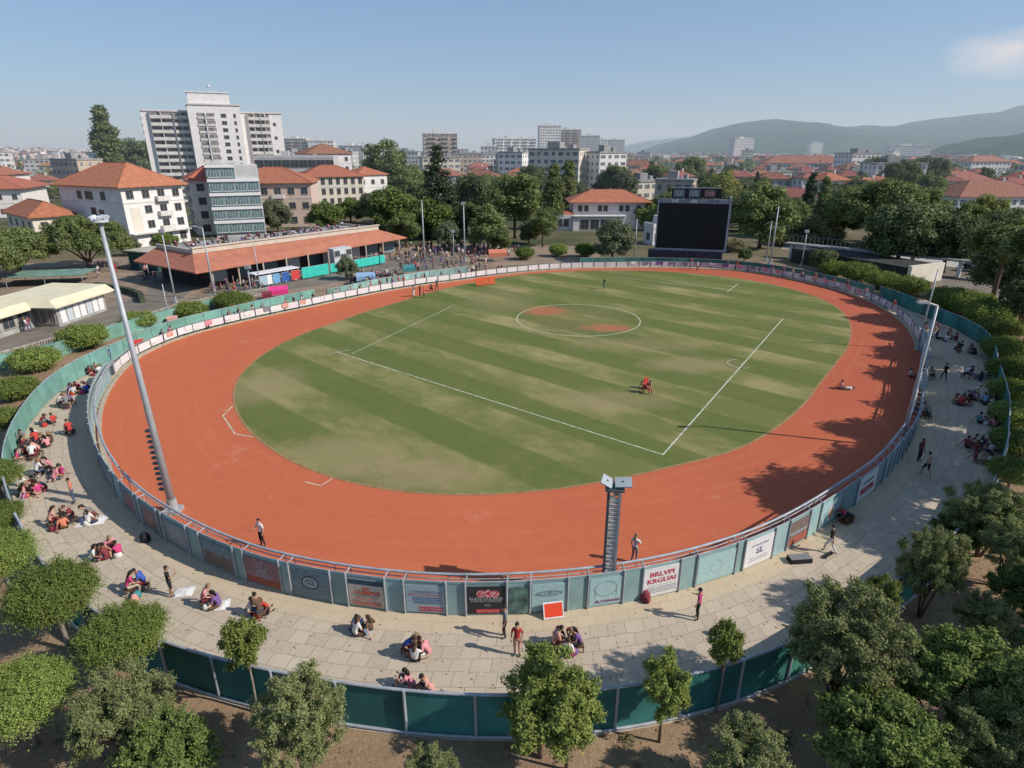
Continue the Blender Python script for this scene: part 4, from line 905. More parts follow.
# filler town
rt = random.Random(21); used = []
def free(X, Y, r):
    if any((X - a) ** 2 + (Y - b) ** 2 < (r + c) ** 2 for a, b, c in used): return False
    used.append((X, Y, r)); return True
for o in list(C.objects):
    if o.parent is None and o.get('category') == 'building': free(o.location.x, o.location.y, 13)
walls = [W_WHITE, W_CREAM, W_LILAC, W_PINK, W_GREY, W_TAN]; wn = ['white', 'cream', 'off-white', 'pinkish', 'grey', 'tan']
zones = [((0,130),(172,196),18,'at the far left behind the villas'),((280,430),(158,176),36,'between the tower block and the tan tower'),((430,620),(157,196),76,'below the central towers'),((620,700),(158,208),44,'between the villa and the hill'),((700,860),(156,200),56,'on the slope under the ridge'),((850,1024),(157,205),50,'in the right-hand town')]
for (xa, xb), (ya, yb), nn, zl in zones:
    for _ in range(nn):
        for tr in range(12):
            px = rt.uniform(xa, xb); py = ya + (yb - ya) * rt.random() ** 1.3; X, Y = G(px, py)
            w_ = rt.uniform(9, 17); big = rt.random() < (.3 if px < 620 else .1) and Y > 300
            if big: w_ *= 1.5
            if free(X, Y, w_ * .55): break
        else: continue
        h = rt.uniform(5, 9) if not big else rt.uniform(12, 20); wi = rt.choices(range(6), (5,4,4,2,2,2))[0]; rf = 'hip' if rt.random() < .75 and not big else 'flat'
        far_block('town_house', ('small ' if not big else 'blocky ') + wn[wi] + ' house with ' + ('red' if rf == 'hip' else 'flat') + ' roof ' + zl, X, Y, w_, w_ * rt.uniform(.6, .9), h, rt.uniform(-.5, .5), walls[wi], rf, TILE if rt.random() < .3 else TILE2, group='small town houses')
# dense distant town on the rise at the far left, one mass
mb = MB(); rt2 = random.Random(5)
def rise(px, Y): return max(0, 34 * math.exp(-((px + 40) / 150) ** 2)) * min(1, max(0, (Y - 1300) / 1200))
for _ in range(1500):
    px = rt2.uniform(-60, 430); Y = rt2.uniform(1200, 2700); X = (px - 512) * Y * 1.07 / FOC; z = rise(px, Y); w_ = rt2.uniform(8, 20); h = rt2.uniform(6, 15)
    M = Matrix.Translation((X, Y, z)) @ Matrix.Rotation(rt2.uniform(-.6, .6), 4, 'Z'); mm = rt2.choice((0, 0, 1, 2)); mb.box(-w_/2, -w_/3, -6, w_/2, w_/3, h, mm, M)
    for f in range(int(h / 3)): mb.box(-w_/2 + 1, -w_/3 - .06, f * 3 + 1, w_/2 - 1, -w_/3 - .003, f * 3 + 2.2, 4, M)
    mb.box(-w_/2 - .5, -w_/3 - .5, h + .01, w_/2 + .5, w_/3 + .5, h + 1.2, 3 if rt2.random() < .6 else 0, M)
for _ in range(1700):
    px = rt2.uniform(430, 1060); Y = rt2.uniform(900, 2600); X = (px - 512) * Y * 1.07 / FOC; w_ = rt2.uniform(9, 20); h = rt2.uniform(5, 11)
    M = Matrix.Translation((X, Y, 0)) @ Matrix.Rotation(rt2.uniform(-.6, .6), 4, 'Z'); mm = rt2.choice((0, 1, 2)); mb.box(-w_/2, -w_/3, -6, w_/2, w_/3, h, mm, M)
    for f in range(int(h / 3)): mb.box(-w_/2 + 1, -w_/3 - .06, f * 3 + 1, w_/2 - 1, -w_/3 - .003, f * 3 + 2.2, 4, M)
    mb.box(-w_/2 - .5, -w_/3 - .5, h + .01, w_/2 + .5, w_/3 + .5, h + 1.5, 3 if rt2.random() < .75 else 0, M)
tag(mb.build('distant_town', [W_WHITE, W_LILAC, W_TAN, TILE2, SHUT]), 'hazy mass of distant pale houses and red roofs along the horizon', 'town', kind='stuff')
# terrain rise and hills
def ridge(name, prof, Y0, Y1, col1, col2, nz_=8, px0=-200, px1=1250):
    """hill: silhouette given as view angles at the crest distance, real terrain sloping up to it"""
    xs = np.linspace(px0, px1, 110); rows = 16; mb = MB(); pxs = [p[0] for p in prof]; pys = [p[1] for p in prof]; idx = {}
    for r_ in range(rows + 5):
        f = r_ / rows; Y = Y0 + (Y1 - Y0) * f
        for i, x in enumerate(xs):
            e = max(0, (150 - np.interp(x, pxs, pys))); hh = (20 + Y1 * math.tan(math.atan((384 - (150 - e)) / FOC) - TH)) * min(1, e / 3)
            s = sin(min(f, 1) * pi / 2) ** 1.3 if f <= 1 else max(0, 1 - (f - 1) * 3)
            X = (x - 512) * Y1 * ct * 1.0 / FOC * (Y / Y1 * .5 + .5)
            z = hh * s + (mnoise.fractal(Vector((X / 260, Y / 260, 3)), 1.0, 2.0, 5) * nz_ * 1.6 * s * min(1, e / 6)) - (3 if e <= 0 else 0) * 1.0
            mb.v.append((X, Y, z))
    n_ = len(xs)
    for r_ in range(rows + 4):
        for i in range(n_ - 1):
            a = r_ * n_ + i; mb.f.append((a, a + 1, a + 1 + n_, a + n_)); mb.m.append(0)
    g = NG(name); c_ = g.mix(g.ramp(g.noise(.012, 8, rough=.7), .38, .62), tuple(q * .8 for q in col1), tuple(q * 1.35 for q in col2)); c_ = g.mix(g.ramp(g.noise(.035, 6, rough=.8), .42, .6, 0, .75), c_, tuple(q * .35 for q in col1)); m = g.out(c_, g.noise(.05, 6, rough=.7), 1., 14)
    o = mb.build(name, m, smooth=True); return tag(o, kind='structure')
ridge('hill_range', [(-300,152),(560,152),(600,149),(640,142),(665,139),(700,136),(745,134),(800,132),(900,133),(1250,130)], 4200, 5600, (.035,.070,.035), (.065,.11,.05), 20)
ridge('wooded_hill', [(-300,152),(615,152),(650,147),(690,137),(710,129),(735,123),(760,121),(790,123),(812,127),(840,128),(870,127),(905,125),(925,121),(945,119),(970,113),(995,109),(1015,110),(1060,112),(1250,118)], 1900, 3300, (.020,.050,.016), (.055,.100,.030), 16)
ridge('near_rise', [(-300,152),(890,152),(925,149),(955,143),(985,137),(1024,134),(1100,128),(1250,126)], 1000, 1500, (.03,.055,.022), (.06,.085,.03), 8)
ridge('town_rise', [(-300,143),(-60,146),(30,148),(120,150.0),(200,152),(1250,152)], 1500, 2900, (.10,.11,.08), (.16,.15,.11), 3)
# ------------------------------------------------------------------ trees
BARK = mat('bark', (.13, .095, .07), .95, .3, 4, bump=.4); BARKG = mat('pale_bark', (.26, .22, .18), .95, .25, 4, bump=.3)
L_CLIP = leafmat('clipped_foliage', (.095, .140, .030), (.265, .32, .085))
L_OLIVE = leafmat('olive_foliage', (.11, .140, .052), (.33, .35, .150), .25)
L_BRIGHT = leafmat('bright_foliage', (.080, .118, .032), (.215, .270, .080))
L_YOUNG = leafmat('street_foliage', (.10, .140, .030), (.30, .34, .095))
L_DARK = leafmat('dark_foliage', (.070, .092, .044), (.20, .23, .105))
L_MID = leafmat('broad_foliage', (.090, .118, .044), (.25, .29, .11))
L_CONI = leafmat('conifer_needles', (.030, .052, .030), (.095, .125, .070))
L_BLUE = leafmat('grey_green_foliage', (.085, .105, .058), (.22, .24, .14))
L_YEL = leafmat('yellow_green_foliage', (.13, .15, .035), (.31, .32, .10))
L_DRY = leafmat('dry_foliage', (.15, .135, .060), (.30, .27, .14))
def leaves(clumps, n, size, seed, flat=.0, long=1.7, twigs=0, cc=(0, 0, 0)):
    """n leaf blades spread over the clumps; clumps = [(centre, (rx,ry,rz), weight)]"""
    rg = np.random.default_rng(seed); wts = np.array([c[2] for c in clumps], float); wts /= wts.sum()
    ci = rg.choice(len(clumps), n, p=wts); ctr = np.array([c[0] for c in clumps], float)[ci]; rads = np.array([c[1] for c in clumps], float)[ci]
    d = rg.normal(size=(n, 3)); d /= np.linalg.norm(d, axis=1)[:, None]; rr_ = rg.random(n) ** .45 * (1 + np.abs(rg.normal(size=n)) * .22)
    p = ctr + d * rads * rr_[:, None]
    if twigs:
        nc = len(clumps); C0 = np.array([c[0] for c in clumps], float) - np.array(cc, float); C0 /= np.linalg.norm(C0, axis=1)[:, None] + 1e-6
        TD = C0[:, None, :] * .75 + rg.normal(size=(nc, twigs, 3)) * .6 + np.array([0, 0, .45]); TD /= np.linalg.norm(TD, axis=2)[..., None]; TL = rg.uniform(.7, 2.0, (nc, twigs))
        ti = rg.integers(0, twigs, n); use = ((rg.random(n) < .72) & (rads[:, 0] < .75))[:, None]; f = rg.random(n) ** .8
        q = ctr + TD[ci, ti] * (TL[ci, ti] * f)[:, None] * rads + rg.normal(size=(n, 3)) * (.045 + .05 * (1 - f))[:, None]
        p = np.where(use, q, p); d = np.where(use, TD[ci, ti] * .4 + d * .6, d)
    nrm = d * .8 + rg.normal(size=(n, 3)) * .55 + np.array([0, 0, .55 + flat]); nrm /= np.linalg.norm(nrm, axis=1)[:, None]
    t = np.cross(nrm, rg.normal(size=(n, 3))); t /= np.linalg.norm(t, axis=1)[:, None]; b = np.cross(nrm, t)
    s = size * rg.uniform(.65, 1.35, n)[:, None]
    v = np.stack([p - t * s * long * .5, p + b * s * .42 + nrm * s * .1, p + t * s * long * .5, p - b * s * .42 + nrm * s * .1], 1).reshape(-1, 3)
    return v
def leafmesh(name, v, m):
    n = len(v) // 4; me = bpy.data.meshes.new(name); me.vertices.add(len(v)); me.vertices.foreach_set('co', v.ravel().astype('f'))
    me.loops.add(len(v)); me.loops.foreach_set('vertex_index', np.arange(len(v), dtype='i')); me.polygons.add(n); me.polygons.foreach_set('loop_start', np.arange(0, len(v), 4, dtype='i'))
    me.materials.append(m); me.update(calc_edges=True); return me
def clumpset(rg, n, rx, ry, rz, cz, cr, shell=.8, low=-.6, cone=0., lean=(0, 0)):
    out = []
    while len(out) < n:
        d = Vector((rg.gauss(0, 1), rg.gauss(0, 1), rg.gauss(0, 1))).normalized()
        if d.z < low: continue
        r = shell + (1 - shell) * rg.random() if rg.random() < .75 else rg.uniform(.2, shell)
        k = 1 - cone * (d.z + 1) / 2
        c = cr * rg.uniform(.65, 1.35)
        out.append(((d.x * rx * r * k + lean[0] * (d.z + 1) * rz, d.y * ry * r * k + lean[1] * (d.z + 1) * rz, cz + d.z * rz * r), (c, c, c * .75), c ** 2))
    return out
def limbs(mb, h0, top, rg, n, r0, spread):
    base = (0, 0, h0)
    for k in range(n):
        a = 2 * pi * k / n + rg.uniform(-.4, .4); s = spread * rg.uniform(.6, 1.0); z = h0 + (top - h0) * rg.uniform(.5, .95)
        mb.tube([base, (cos(a) * s * .4, sin(a) * s * .4, h0 + (z - h0) * .5), (cos(a) * s, sin(a) * s, z)], [r0 * .6, r0 * .38, r0 * .12], 5)
def tree_proto(kind, name, trunk_h, rx, rz, leaf, n, size, r0=.12, clumps=40, cr=.5, bark=BARK, seed=1, low=-.5, shell=.75, cone=0., lean=(0, 0), ry=None, nl=6, multi=False, flat=0, core=0, twigs=0):
    rg = random.Random(seed); t = link(name, None); cz = trunk_h + rz * .75
    cl = clumpset(rg, clumps, rx, ry or rx, rz, cz, cr, shell, low, cone, lean)
    if core: cl.append(((0, 0, cz - rz * .05), (rx * core, (ry or rx) * core, rz * core), sum(c[2] for c in cl) * 1.3))
    o = link('crown', leafmesh('crown', leaves(cl, n, size, seed, flat, 1.7, twigs, (0, 0, cz - rz * .5)), leaf), t)
    mb = MB(); j = rg.uniform(-.1, .1)
    if multi:
        for k in range(3):
            a = k * 2.1 + rg.random(); mb.tube([(cos(a) * .08, sin(a) * .08, -.05), (cos(a) * rx * .25, sin(a) * rx * .25, trunk_h), (cos(a) * rx * .5, sin(a) * rx * .5, cz + rz * .2)], [r0 * .8, r0 * .6, r0 * .2], 6)
        limbs(mb, trunk_h * .6, cz + rz * .5, rg, nl, r0, rx * .7)
    else:
        mb.tube([(0, 0, -.05), (j, -j * .5, trunk_h * .6), (lean[0] * .3, 0, cz)], [r0 * 1.25, r0, r0 * .55], 7); limbs(mb, trunk_h * .8, cz + rz * .7, rg, nl, r0, rx * .75)
    mb.build('trunk', bark, t, smooth=True)
    t['_'] = 0; del t['_']; PROTO[kind] = (t, trunk_h, rx, rz, cz); return t
PROTO = {}; FIRST = set()
# near, detailed kinds (unit size ~ real size)
tree_proto('clipA', 'clipped_tree', 2.3, 2.0, .78, L_CLIP, 60000, .056, .12, 150, .30, BARKG, 11, low=-.15, shell=.75, flat=.35, core=.97, twigs=6)
tree_proto('clipB', 'clipped_tree', 2.2, 1.9, .84, L_CLIP, 60000, .056, .12, 140, .30, BARKG, 12, low=-.2, shell=.75, flat=.35, core=.97, twigs=6)
tree_proto('olive', 'olive_tree', 1.9, 1.9, 2.2, L_OLIVE, 85000, .056, .11, 210, .27, BARK, 13, shell=.45, low=-.8, multi=True, twigs=9)
tree_proto('oliveB', 'olive_tree', 1.7, 2.1, 1.7, L_OLIVE, 80000, .056, .11, 190, .27, BARK, 23, shell=.45, low=-.7, multi=True, twigs=9)
tree_proto('bright', 'leafy_tree', 1.1, 1.9, 1.6, L_BRIGHT, 60000, .075, .13, 150, .33, BARK, 14, shell=.6, low=-.7, twigs=9)
tree_proto('young', 'street_tree', 2.1, .85, .8, L_YOUNG, 13000, .068, .05, 50, .2, BARKG, 15, shell=.55, low=-.8, twigs=8)
tree_proto('youngB', 'street_tree', 1.9, 1.1, 1.3, L_YOUNG, 21000, .068, .065, 60, .25, BARK, 16, shell=.5, low=-.85, twigs=8, lean=(.12, 0))
tree_proto('twin', 'street_tree', 1.5, 1.5, 1.8, L_YOUNG, 45000, .068, .08, 110, .30, BARK, 17, shell=.5, low=-.85, twigs=8, lean=(-.1, .05))
# farther kinds
tree_proto('bush', 'clipped_bush', .5, 1.9, .85, L_CLIP, 22000, .09, .12, 110, .33, BARKG, 31, low=-.5, shell=.85, flat=.2, core=.9)
tree_proto('bushB', 'clipped_bush', .6, 1.85, .9, L_CLIP, 22000, .09, .12, 100, .33, BARKG, 32, low=-.5, shell=.85, core=.9)
tree_proto('round', 'broadleaf_tree', 2.2, 4.0, 3.6, L_MID, 13000, .30, .28, 60, 1.1, BARK, 33, low=-.8)
tree_proto('roundB', 'broadleaf_tree', 2.0, 3.8, 4.2, L_MID, 13000, .30, .28, 52, 1.15, BARK, 34, low=-.85, shell=.65)
tree_proto('lime', 'broadleaf_tree', 1.4, 4.2, 3.4, L_BRIGHT, 13000, .30, .28, 60, 1.1, BARK, 35, low=-.85)
tree_proto('dark', 'dark_tree', 2.2, 4.4, 3.8, L_DARK, 15000, .30, .3, 60, 1.15, BARK, 36, low=-.75)
tree_proto('grey', 'grey_green_tree', 1.6, 3.8, 3.6, L_BLUE, 13000, .28, .25, 60, 1.0, BARK, 37, low=-.85, shell=.6)
tree_proto('yellow', 'yellow_green_tree', 1.5, 3.8, 3.6, L_YEL, 11000, .30, .25, 55, 1.1, BARK, 38, low=-.85)
tree_proto('dry', 'dry_shrub', .4, 4.0, 2.4, L_DRY, 9000, .28, .2, 50, .95, BARK, 39, low=-.6)
tree_proto('cypress', 'cypress_tree', .6, 1.0, 4.6, L_CONI, 8000, .24, .14, 45, .5, BARK, 40, low=-1, cone=.55, shell=.5)
tree_proto('poplar', 'poplar_tree', 1.2, 2.3, 6.2, L_MID, 18000, .24, .25, 110, .7, BARK, 41, low=-1, cone=.78, shell=.6)
tree_proto('tallround', 'tall_tree', 4.2, 4.2, 4.0, L_MID, 14000, .28, .26, 55, 1.15, BARK, 42, low=-.9, shell=.6)
tree_proto('umbrella', 'spreading_tree', 1.2, 6.0, 3.6, L_MID, 42000, .18, .3, 170, .8, BARK, 43, low=-.2, shell=.8, flat=.2)
tree_proto('shade', 'tall_tree', 8.0, 3.6, 2.9, L_MID, 12000, .28, .26, 60, 1.0, BARK, 52, low=-.8, shell=.6)
# spruce: tiers
def spruce():
    t = link('spruce_tree', None); rg = random.Random(8); cl = []
    for k in range(15):
        z = 1.2 + k * .78; rr_ = 3.4 * (1 - k / 15.5) ** .85 + .2
        for j in range(max(4, int(rr_ * 4))):
            a = rg.uniform(0, 2 * pi); cl.append(((cos(a) * rr_ * .75, sin(a) * rr_ * .75, z - rr_ * .16), (.35 + rr_ * .32, .35 + rr_ * .32, .42), 1 + rr_))
    link('crown', leafmesh('crown', leaves(cl, 14000, .24, 4, .2), L_CONI), t); mb = MB(); mb.tube([(0,0,0),(0,0,12.6)], [.25,.04], 7); mb.build('trunk', BARK, t)
    PROTO['spruce'] = (t, 1, 3.4, 6, 7.0)
spruce()
def tree(kind, px, py, wpx, label, zc=None, group=None, sz=None, cat='tree', at=None, rz=None, base=None):
    """crown centred near (px,py) in the photo, crown width wpx: solved to a real ground position and size"""
    t, th, rx, rz_, cz = PROTO[kind]
    if at: X, Y = at; s = sz
    else:
        dz = -st + (384 - py) / FOC * ct; wpx = wpx * {'clipA':.77,'clipB':.77,'olive':.76,'oliveB':.76,'bright':.76,'bush':.90,'bushB':.90,'umbrella':1.1,'spruce':1.05,'poplar':1.0,'tallround':.95,'dark':.92,'roundB':.92}.get(kind, .86); t_ = CAMH / (cz * wpx / (2 * FOC * rx) - dz); s = wpx / 2 * t_ / FOC / rx
        X, Y = (px - 512) / FOC * t_, (ct + (384 - py) / FOC * st) * t_
    if base: X, Y = G(*base); Z_ = Y * ct + 16 * st; s = wpx * (.96 if kind[:4] == 'clip' else .95) / 2 * Z_ / FOC / rx; sz = HT(*base, py) / cz / s
    a = R.uniform(0, 6.28) if rz is None else rz
    scx = (s * R.uniform(.94, 1.06), s * R.uniform(.94, 1.06), s * (sz or 1) if not at else s * R.uniform(.85, 1.15))
    if kind not in FIRST:
        FIRST.add(kind); o = t; o.location = (X, Y, 0); o.rotation_euler = (0, 0, a); o.scale = scx; KIDS[o.name] = [(c, list(c.children)) for c in o.children]
    else: o = copy_tree(t, (X, Y, 0), a, scx)
    tag(o, label, cat, group)
    if not group and 'group' in o: del o['group']
    return o
gT = 'small trees along the fence at the bottom'
# --- near trees, bottom left
tree('clipA', 20, 553, 78, 'clipped tree cut off by the left edge above the two others', base=(16, 604))
tree('clipB', 62, 592, 98, 'dome-clipped tree left of the one by the green fence corner', base=(70, 650))
tree('clipA', 133, 634, 97, 'dome-clipped tree standing right at the green fence at bottom left', base=(138, 690))
tree('clipB', -6, 516, 60, 'small clipped tree at the left edge beside the crate of grey panels')
tree('clipA', -6, 474, 58, 'clipped tree at the left edge below the curve of the pale fence')
tree('clipB', 20, 702, 105, 'loose round tree at the very left bottom edge', sz=1.15)
tree('oliveB', 118, 712, 125, 'grey-green feathery tree at the bottom left')
tree('bright', 165, 757, 110, 'fresh green tree cut off by the bottom edge at left')
tree('olive', 300, 718, 122, 'tall feathery olive tree in front of the bottom fence, left of centre')
tree('young', 250, 645, 50, 'slim young street tree with round head on the fence, left', base=(258, 713))
tree('twin', 530, 702, 112, 'dense double-headed street tree at the bottom centre', base=(540, 757))
tree('youngB', 570, 722, 70, 'lower crown of bushy street tree at the bottom centre, right side', base=(566, 770))
tree('youngB', 672, 684, 58, 'street tree with dark slim trunk in front of the fence right of centre', base=(659, 742))
tree('young', 731, 647, 42, 'small round street tree against the fence beside the tall olive tree', base=(716, 712))
tree('olive', 838, 638, 150, 'biggest feathery olive tree on the bottom right', base=(828, 716))
tree('bright', 880, 742, 148, 'bright green bushy tree at the bottom edge on the right')
tree('bright', 962, 684, 152, 'deep green bushy tree right of the big olive tree')
tree('oliveB', 995, 748, 138, 'greyish tree in the bottom right corner')
tree('oliveB', 748, 762, 120, 'grey-green tree cut off by the bottom edge, right of centre')
tree('olive', 430, 782, 80, 'treetop just showing at the bottom edge, centre left')
tree('oliveB', 938, 562, 88, 'olive tree with a dark slanting trunk over the fence end', base=(919, 617))
tree('olive', 978, 618, 72, 'small leaning olive tree on the bare soil at the right', base=(974, 652))
tree('oliveB', 992, 512, 98, 'spreading olive tree beside the right end of the walkway')
tree('bright', 958, 531, 60, 'small bright tree below the spreading olive on the right')
tree('bright', 1020, 590, 70, 'leafy bright bush cut off by the right edge')
tree('youngB', 885, 598, 40, 'yellowish small tree beside the right fence end')
tree('clipB', 1014, 470, 54, 'clipped bush at the right edge level with the seated crowd')
tree('olive', 1014, 545, 70, 'olive tree at the right edge above the leafy bush')
tree('oliveB', 1030, 650, 60, 'olive tree cut by the right edge near the bottom')
# clipped bushes beyond the fences
gB = 'clipped bushes outside the stadium fence'
for i, (px, py, wd) in enumerate(((190,309,33),(233,300,36),(138,319,34),(83,335,44),(34,358,48),(16,387,40),(3,416,36))):
    tree(('bush','bushB')[i % 2], px, py, wd, ('third','last','fourth','fifth','sixth','seventh','eighth')[i] + ' clipped bush between the two left fences, counted from the pavilion' if i != 1 else 'farthest clipped bush between the two left fences, nearest the pavilion', cat='bush')
nm = ['first','second','third','fourth','fifth','sixth','seventh','eighth','ninth','tenth','eleventh','twelfth','thirteenth']
for i, (px, py, wd) in enumerate(((1016,440,46),(1016,413,46),(1015,390,46),(1014,369,46),(1008,348,48),(1000,327,42),(990,313,46),(972,302,46),(952,297,46),(910,285,36),(883,279,34),(858,271,36),(833,267,28))):
    tree(('bush','bushB')[i % 2], px, py, wd, nm[i] + ' clipped bush beyond the right fence, counted from the front', cat='bush')
for px, py, wd, lb in ((525,254,20,'leftmost round bush behind the far boards by the villa'),(558,251,20,'middle round bush behind the far boards by the villa'),(586,251,22,'round bush behind the far boards next to the grey-green tree')): tree('bush', px, py, wd, lb, cat='bush', sz=1.3)
# mid-ground trees
for k, px, py, wd, lb, *e in (
    ('umbrella', 84, 243, 74, 'broad layered tree in front of the big house'), ('umbrella', 14, 252, 66, 'broad layered tree left of the big house one'), ('umbrella', -30, 262, 80, 'broad tree cut by the left edge'),
    ('lime', 165, 243, 26, 'small light tree by the big house entrance'), ('grey', 130, 246, 20, 'tiny bush at the big house corner'), ('poplar', 106, 146, 32, 'tall dark leaning tree behind the big house roof'), ('dark', 133, 158, 44, 'rounded dark tree behind the big house roof'),
    ('grey', 347, 268, 24, 'small airy tree on the forecourt by the turquoise hoarding'), ('grey', 276, 216, 34, 'grey-green tree in front of the pink house'), ('lime', 326, 216, 36, 'low light tree right of the pink house'),
    ('lime', 350, 210, 30, 'light tree below the cream arched house'), ('dark', 374, 206, 34, 'dark tree between two light ones behind the pavilion'), ('roundB', 384, 168, 46, 'tall round tree right of the white red-roofed house'), ('roundB', 398, 178, 40, 'green tree leaning against the tall round one'),
    ('lime', 392, 208, 52, 'bright bushy tree behind the right end of the pavilion'), ('lime', 428, 218, 50, 'bright round tree behind the first thin pole'), ('spruce', 438, 186, 46, 'big dark spruce in the middle distance'), ('round', 466, 217, 34, 'round tree behind the second thin pole'),
    ('dark', 478, 195, 48, 'dark tree between spruce and tall broadleaf'), ('tallround', 515, 197, 50, 'tall broadleaf tree with bare trunk in the centre'), ('tallround', 543, 222, 30, 'smaller bare-trunked tree beside the tall one'), ('poplar', 553, 196, 26, 'dark poplar left of the villa'), ('round', 405, 228, 34, 'low green tree right behind the canopy tip'), ('grey', 448, 236, 30, 'grey-green tree between the two thin plaza poles'), ('roundB', 488, 226, 38, 'green tree right of the second plaza pole'), ('round', 501, 240, 26, 'small round tree at the back of the plaza'), ('lime', 447, 214, 34, 'light green tree in front of the spruce'), ('grey', 529, 232, 24, 'grey tree by the tall broadleaf trunks'), ('dark', 415, 200, 40, 'dark tree above the bright bushy one'), ('round', 412, 186, 36, 'mid green tree left of the spruce'), ('poplar', 568, 190, 24, 'second dark poplar left of the villa'),
    ('dark', 535, 180, 34, 'dark tree behind the tall broadleaf'), ('grey', 580, 195, 26, 'grey tree behind the villa left wing'), ('grey', 613, 240, 44, 'grey-green bushy tree covering the villa corner'), ('lime', 648, 216, 32, 'light green bush right of the villa roof'), ('round', 615, 180, 34, 'dark green tree above the villa roof'), ('grey', 625, 186, 30, 'grey tree behind the villa ridge'), ('round', 655, 178, 30, 'round tree left behind the screen'), ('round', 690, 172, 34, 'round tree above the scoreboard'),
    ('yellow', 722, 190, 40, 'yellow-green tree behind the big screen'), ('dark', 742, 212, 36, 'dark tree right behind the big screen'), ('roundB', 764, 214, 54, 'big green tree behind the twin poles'), ('round', 788, 216, 40, 'green tree right of the twin poles'), ('dry', 815, 232, 50, 'brownish dry shrub above the footbridge'), ('cypress', 809, 202, 14, 'narrow cypress in front of the low red house'),
    ('dry', 735, 246, 24, 'pale dry shrub beside the screen frame'), ('dark', 745, 254, 14, 'small dark bush at the foot of the screen'), ('dry', 782, 240, 22, 'dry shrub under the twin poles'), ('dark', 823, 259, 24, 'dark bush below the footbridge'), ('dark', 846, 214, 44, 'dark round tree behind the footbridge'), ('dark', 860, 200, 40, 'dark tree above the footbridge trees'),
    ('umbrella', 888, 214, 92, 'large wide dark-green tree beyond the right bend'), ('dark', 904, 232, 70, 'dark lower crown of the large wide tree group'), ('dark', 950, 240, 60, 'dense dark tree with lit top beyond the right bend'), ('roundB', 968, 228, 44, 'lit green tree beside the dense dark one'), ('yellow', 990, 215, 42, 'yellowish tree in front of the long white building'), ('dark', 1012, 232, 54, 'dark tree at the right edge above the car park'),
    ('dark', 1010, 268, 60, 'very dark tree at the right edge beyond the bushes'), ('dark', 1030, 300, 50, 'dark tree cut off by the right edge above the bushes'), ('grey', 985, 262, 20, 'grey bush at the car park edge'), ('round', 930, 188, 30, 'tree in front of the bright red roof'), ('dark', 900, 178, 40, 'grove tree above the wide tree'), ('dark', 880, 172, 36, 'grove tree left of the red-roofed house'), ('dark', 928, 172, 36, 'grove tree below the far white block'),
    ):
    tree(k, px, py, wd, lb)
# trees off the right edge whose shade falls on the walkway
for X, Y, s in ((34,28.5,.95),(39.5,32.5,.9),(43.5,37,.95),(47,43.5,.95),(51,50,1.0),(54.5,57,.95),(58,63,1.0),(61,71,.95),(64,80,1.0),(30,18.5,.75),(27,11,.8),(23,6,.75)):
    tree('shade', 0, 0, 0, 'tall shade tree just outside the right edge of the photo', at=(X, Y), sz=s, group='shade trees beyond the right edge')

# bushes at random in the soil, filler trees through the town
rt = random.Random(77)
zt = [((-10,140),(158,205),22,'trees among the villas at the far left'),((380,620),(156,232),62,'trees behind the crowded plaza and below the towers'),((600,760),(156,235),60,'trees behind the villa and the big screen'),((740,870),(155,228),80,'trees filling the slope right of the big screen'),((850,1040),(155,215),90,'trees in the right-hand town')]
for (xa, xb), (ya, yb), nn, zl in zt:
    for _ in range(nn):
        for tr in range(14):
            px = rt.uniform(xa, xb); py = ya + (yb - ya) * rt.random() ** 1.15; X, Y = G(px, py)
            if Y < 150 or (535 < px < 655 and py > 200) or (940 < px and py > 192) or (765 < px < 830 and 190 < py < 214): continue
            sz = rt.uniform(.65, 1.25)
            if free(X, Y, 2.6 * sz): break
        else: continue
        k = rt.choices(('round','roundB','dark','grey','poplar','lime','yellow','cypress','spruce'), (6,5,7,4,2,2,1,1,1))[0]
        tree(k, 0, 0, 0, {'round':'round green','roundB':'tall round green','dark':'dark green','grey':'grey-green','poplar':'slender','lime':'light green','yellow':'yellowish','cypress':'narrow dark','spruce':'spiky dark'}[k] + ' tree in the ' + zl.replace('trees', 'group', 1), at=(X, Y), sz=sz, group=zl)
# far woodland, a mass nobody could count
cl = []; rg = random.Random(4)
for _ in range(5200):
    px = rg.uniform(-40, 1080); Y = 330 * (7.5 ** rg.random()); X = (px - 512) * Y * 1.05 / FOC; r_ = rg.uniform(3.5, 6.5) * (1 + Y / 2500)
    if mnoise.noise(Vector((X / 90, Y / 90, 0))) < (.12 if px < 560 else -.12): continue
    if any(abs(X - a) < c + 3 and abs(Y - b) < c + 3 for a, b, c in used): continue
    cl.append(((X, Y, r_ * .8), (r_, r_, r_ * .9), r_ ** 2))
o = link('distant_woodland', leafmesh('distant_woodland', leaves(cl, 120000, 1.5, 9, .3, 1.2), L_DARK)); tag(o, 'mass of distant dark green treetops spread through the town', 'woodland', kind='stuff')
# unused prototypes are removed
for k, (t, *_r) in PROTO.items():
    if k not in FIRST:
        for c in list(t.children): bpy.data.objects.remove(c)
        bpy.data.objects.remove(t)
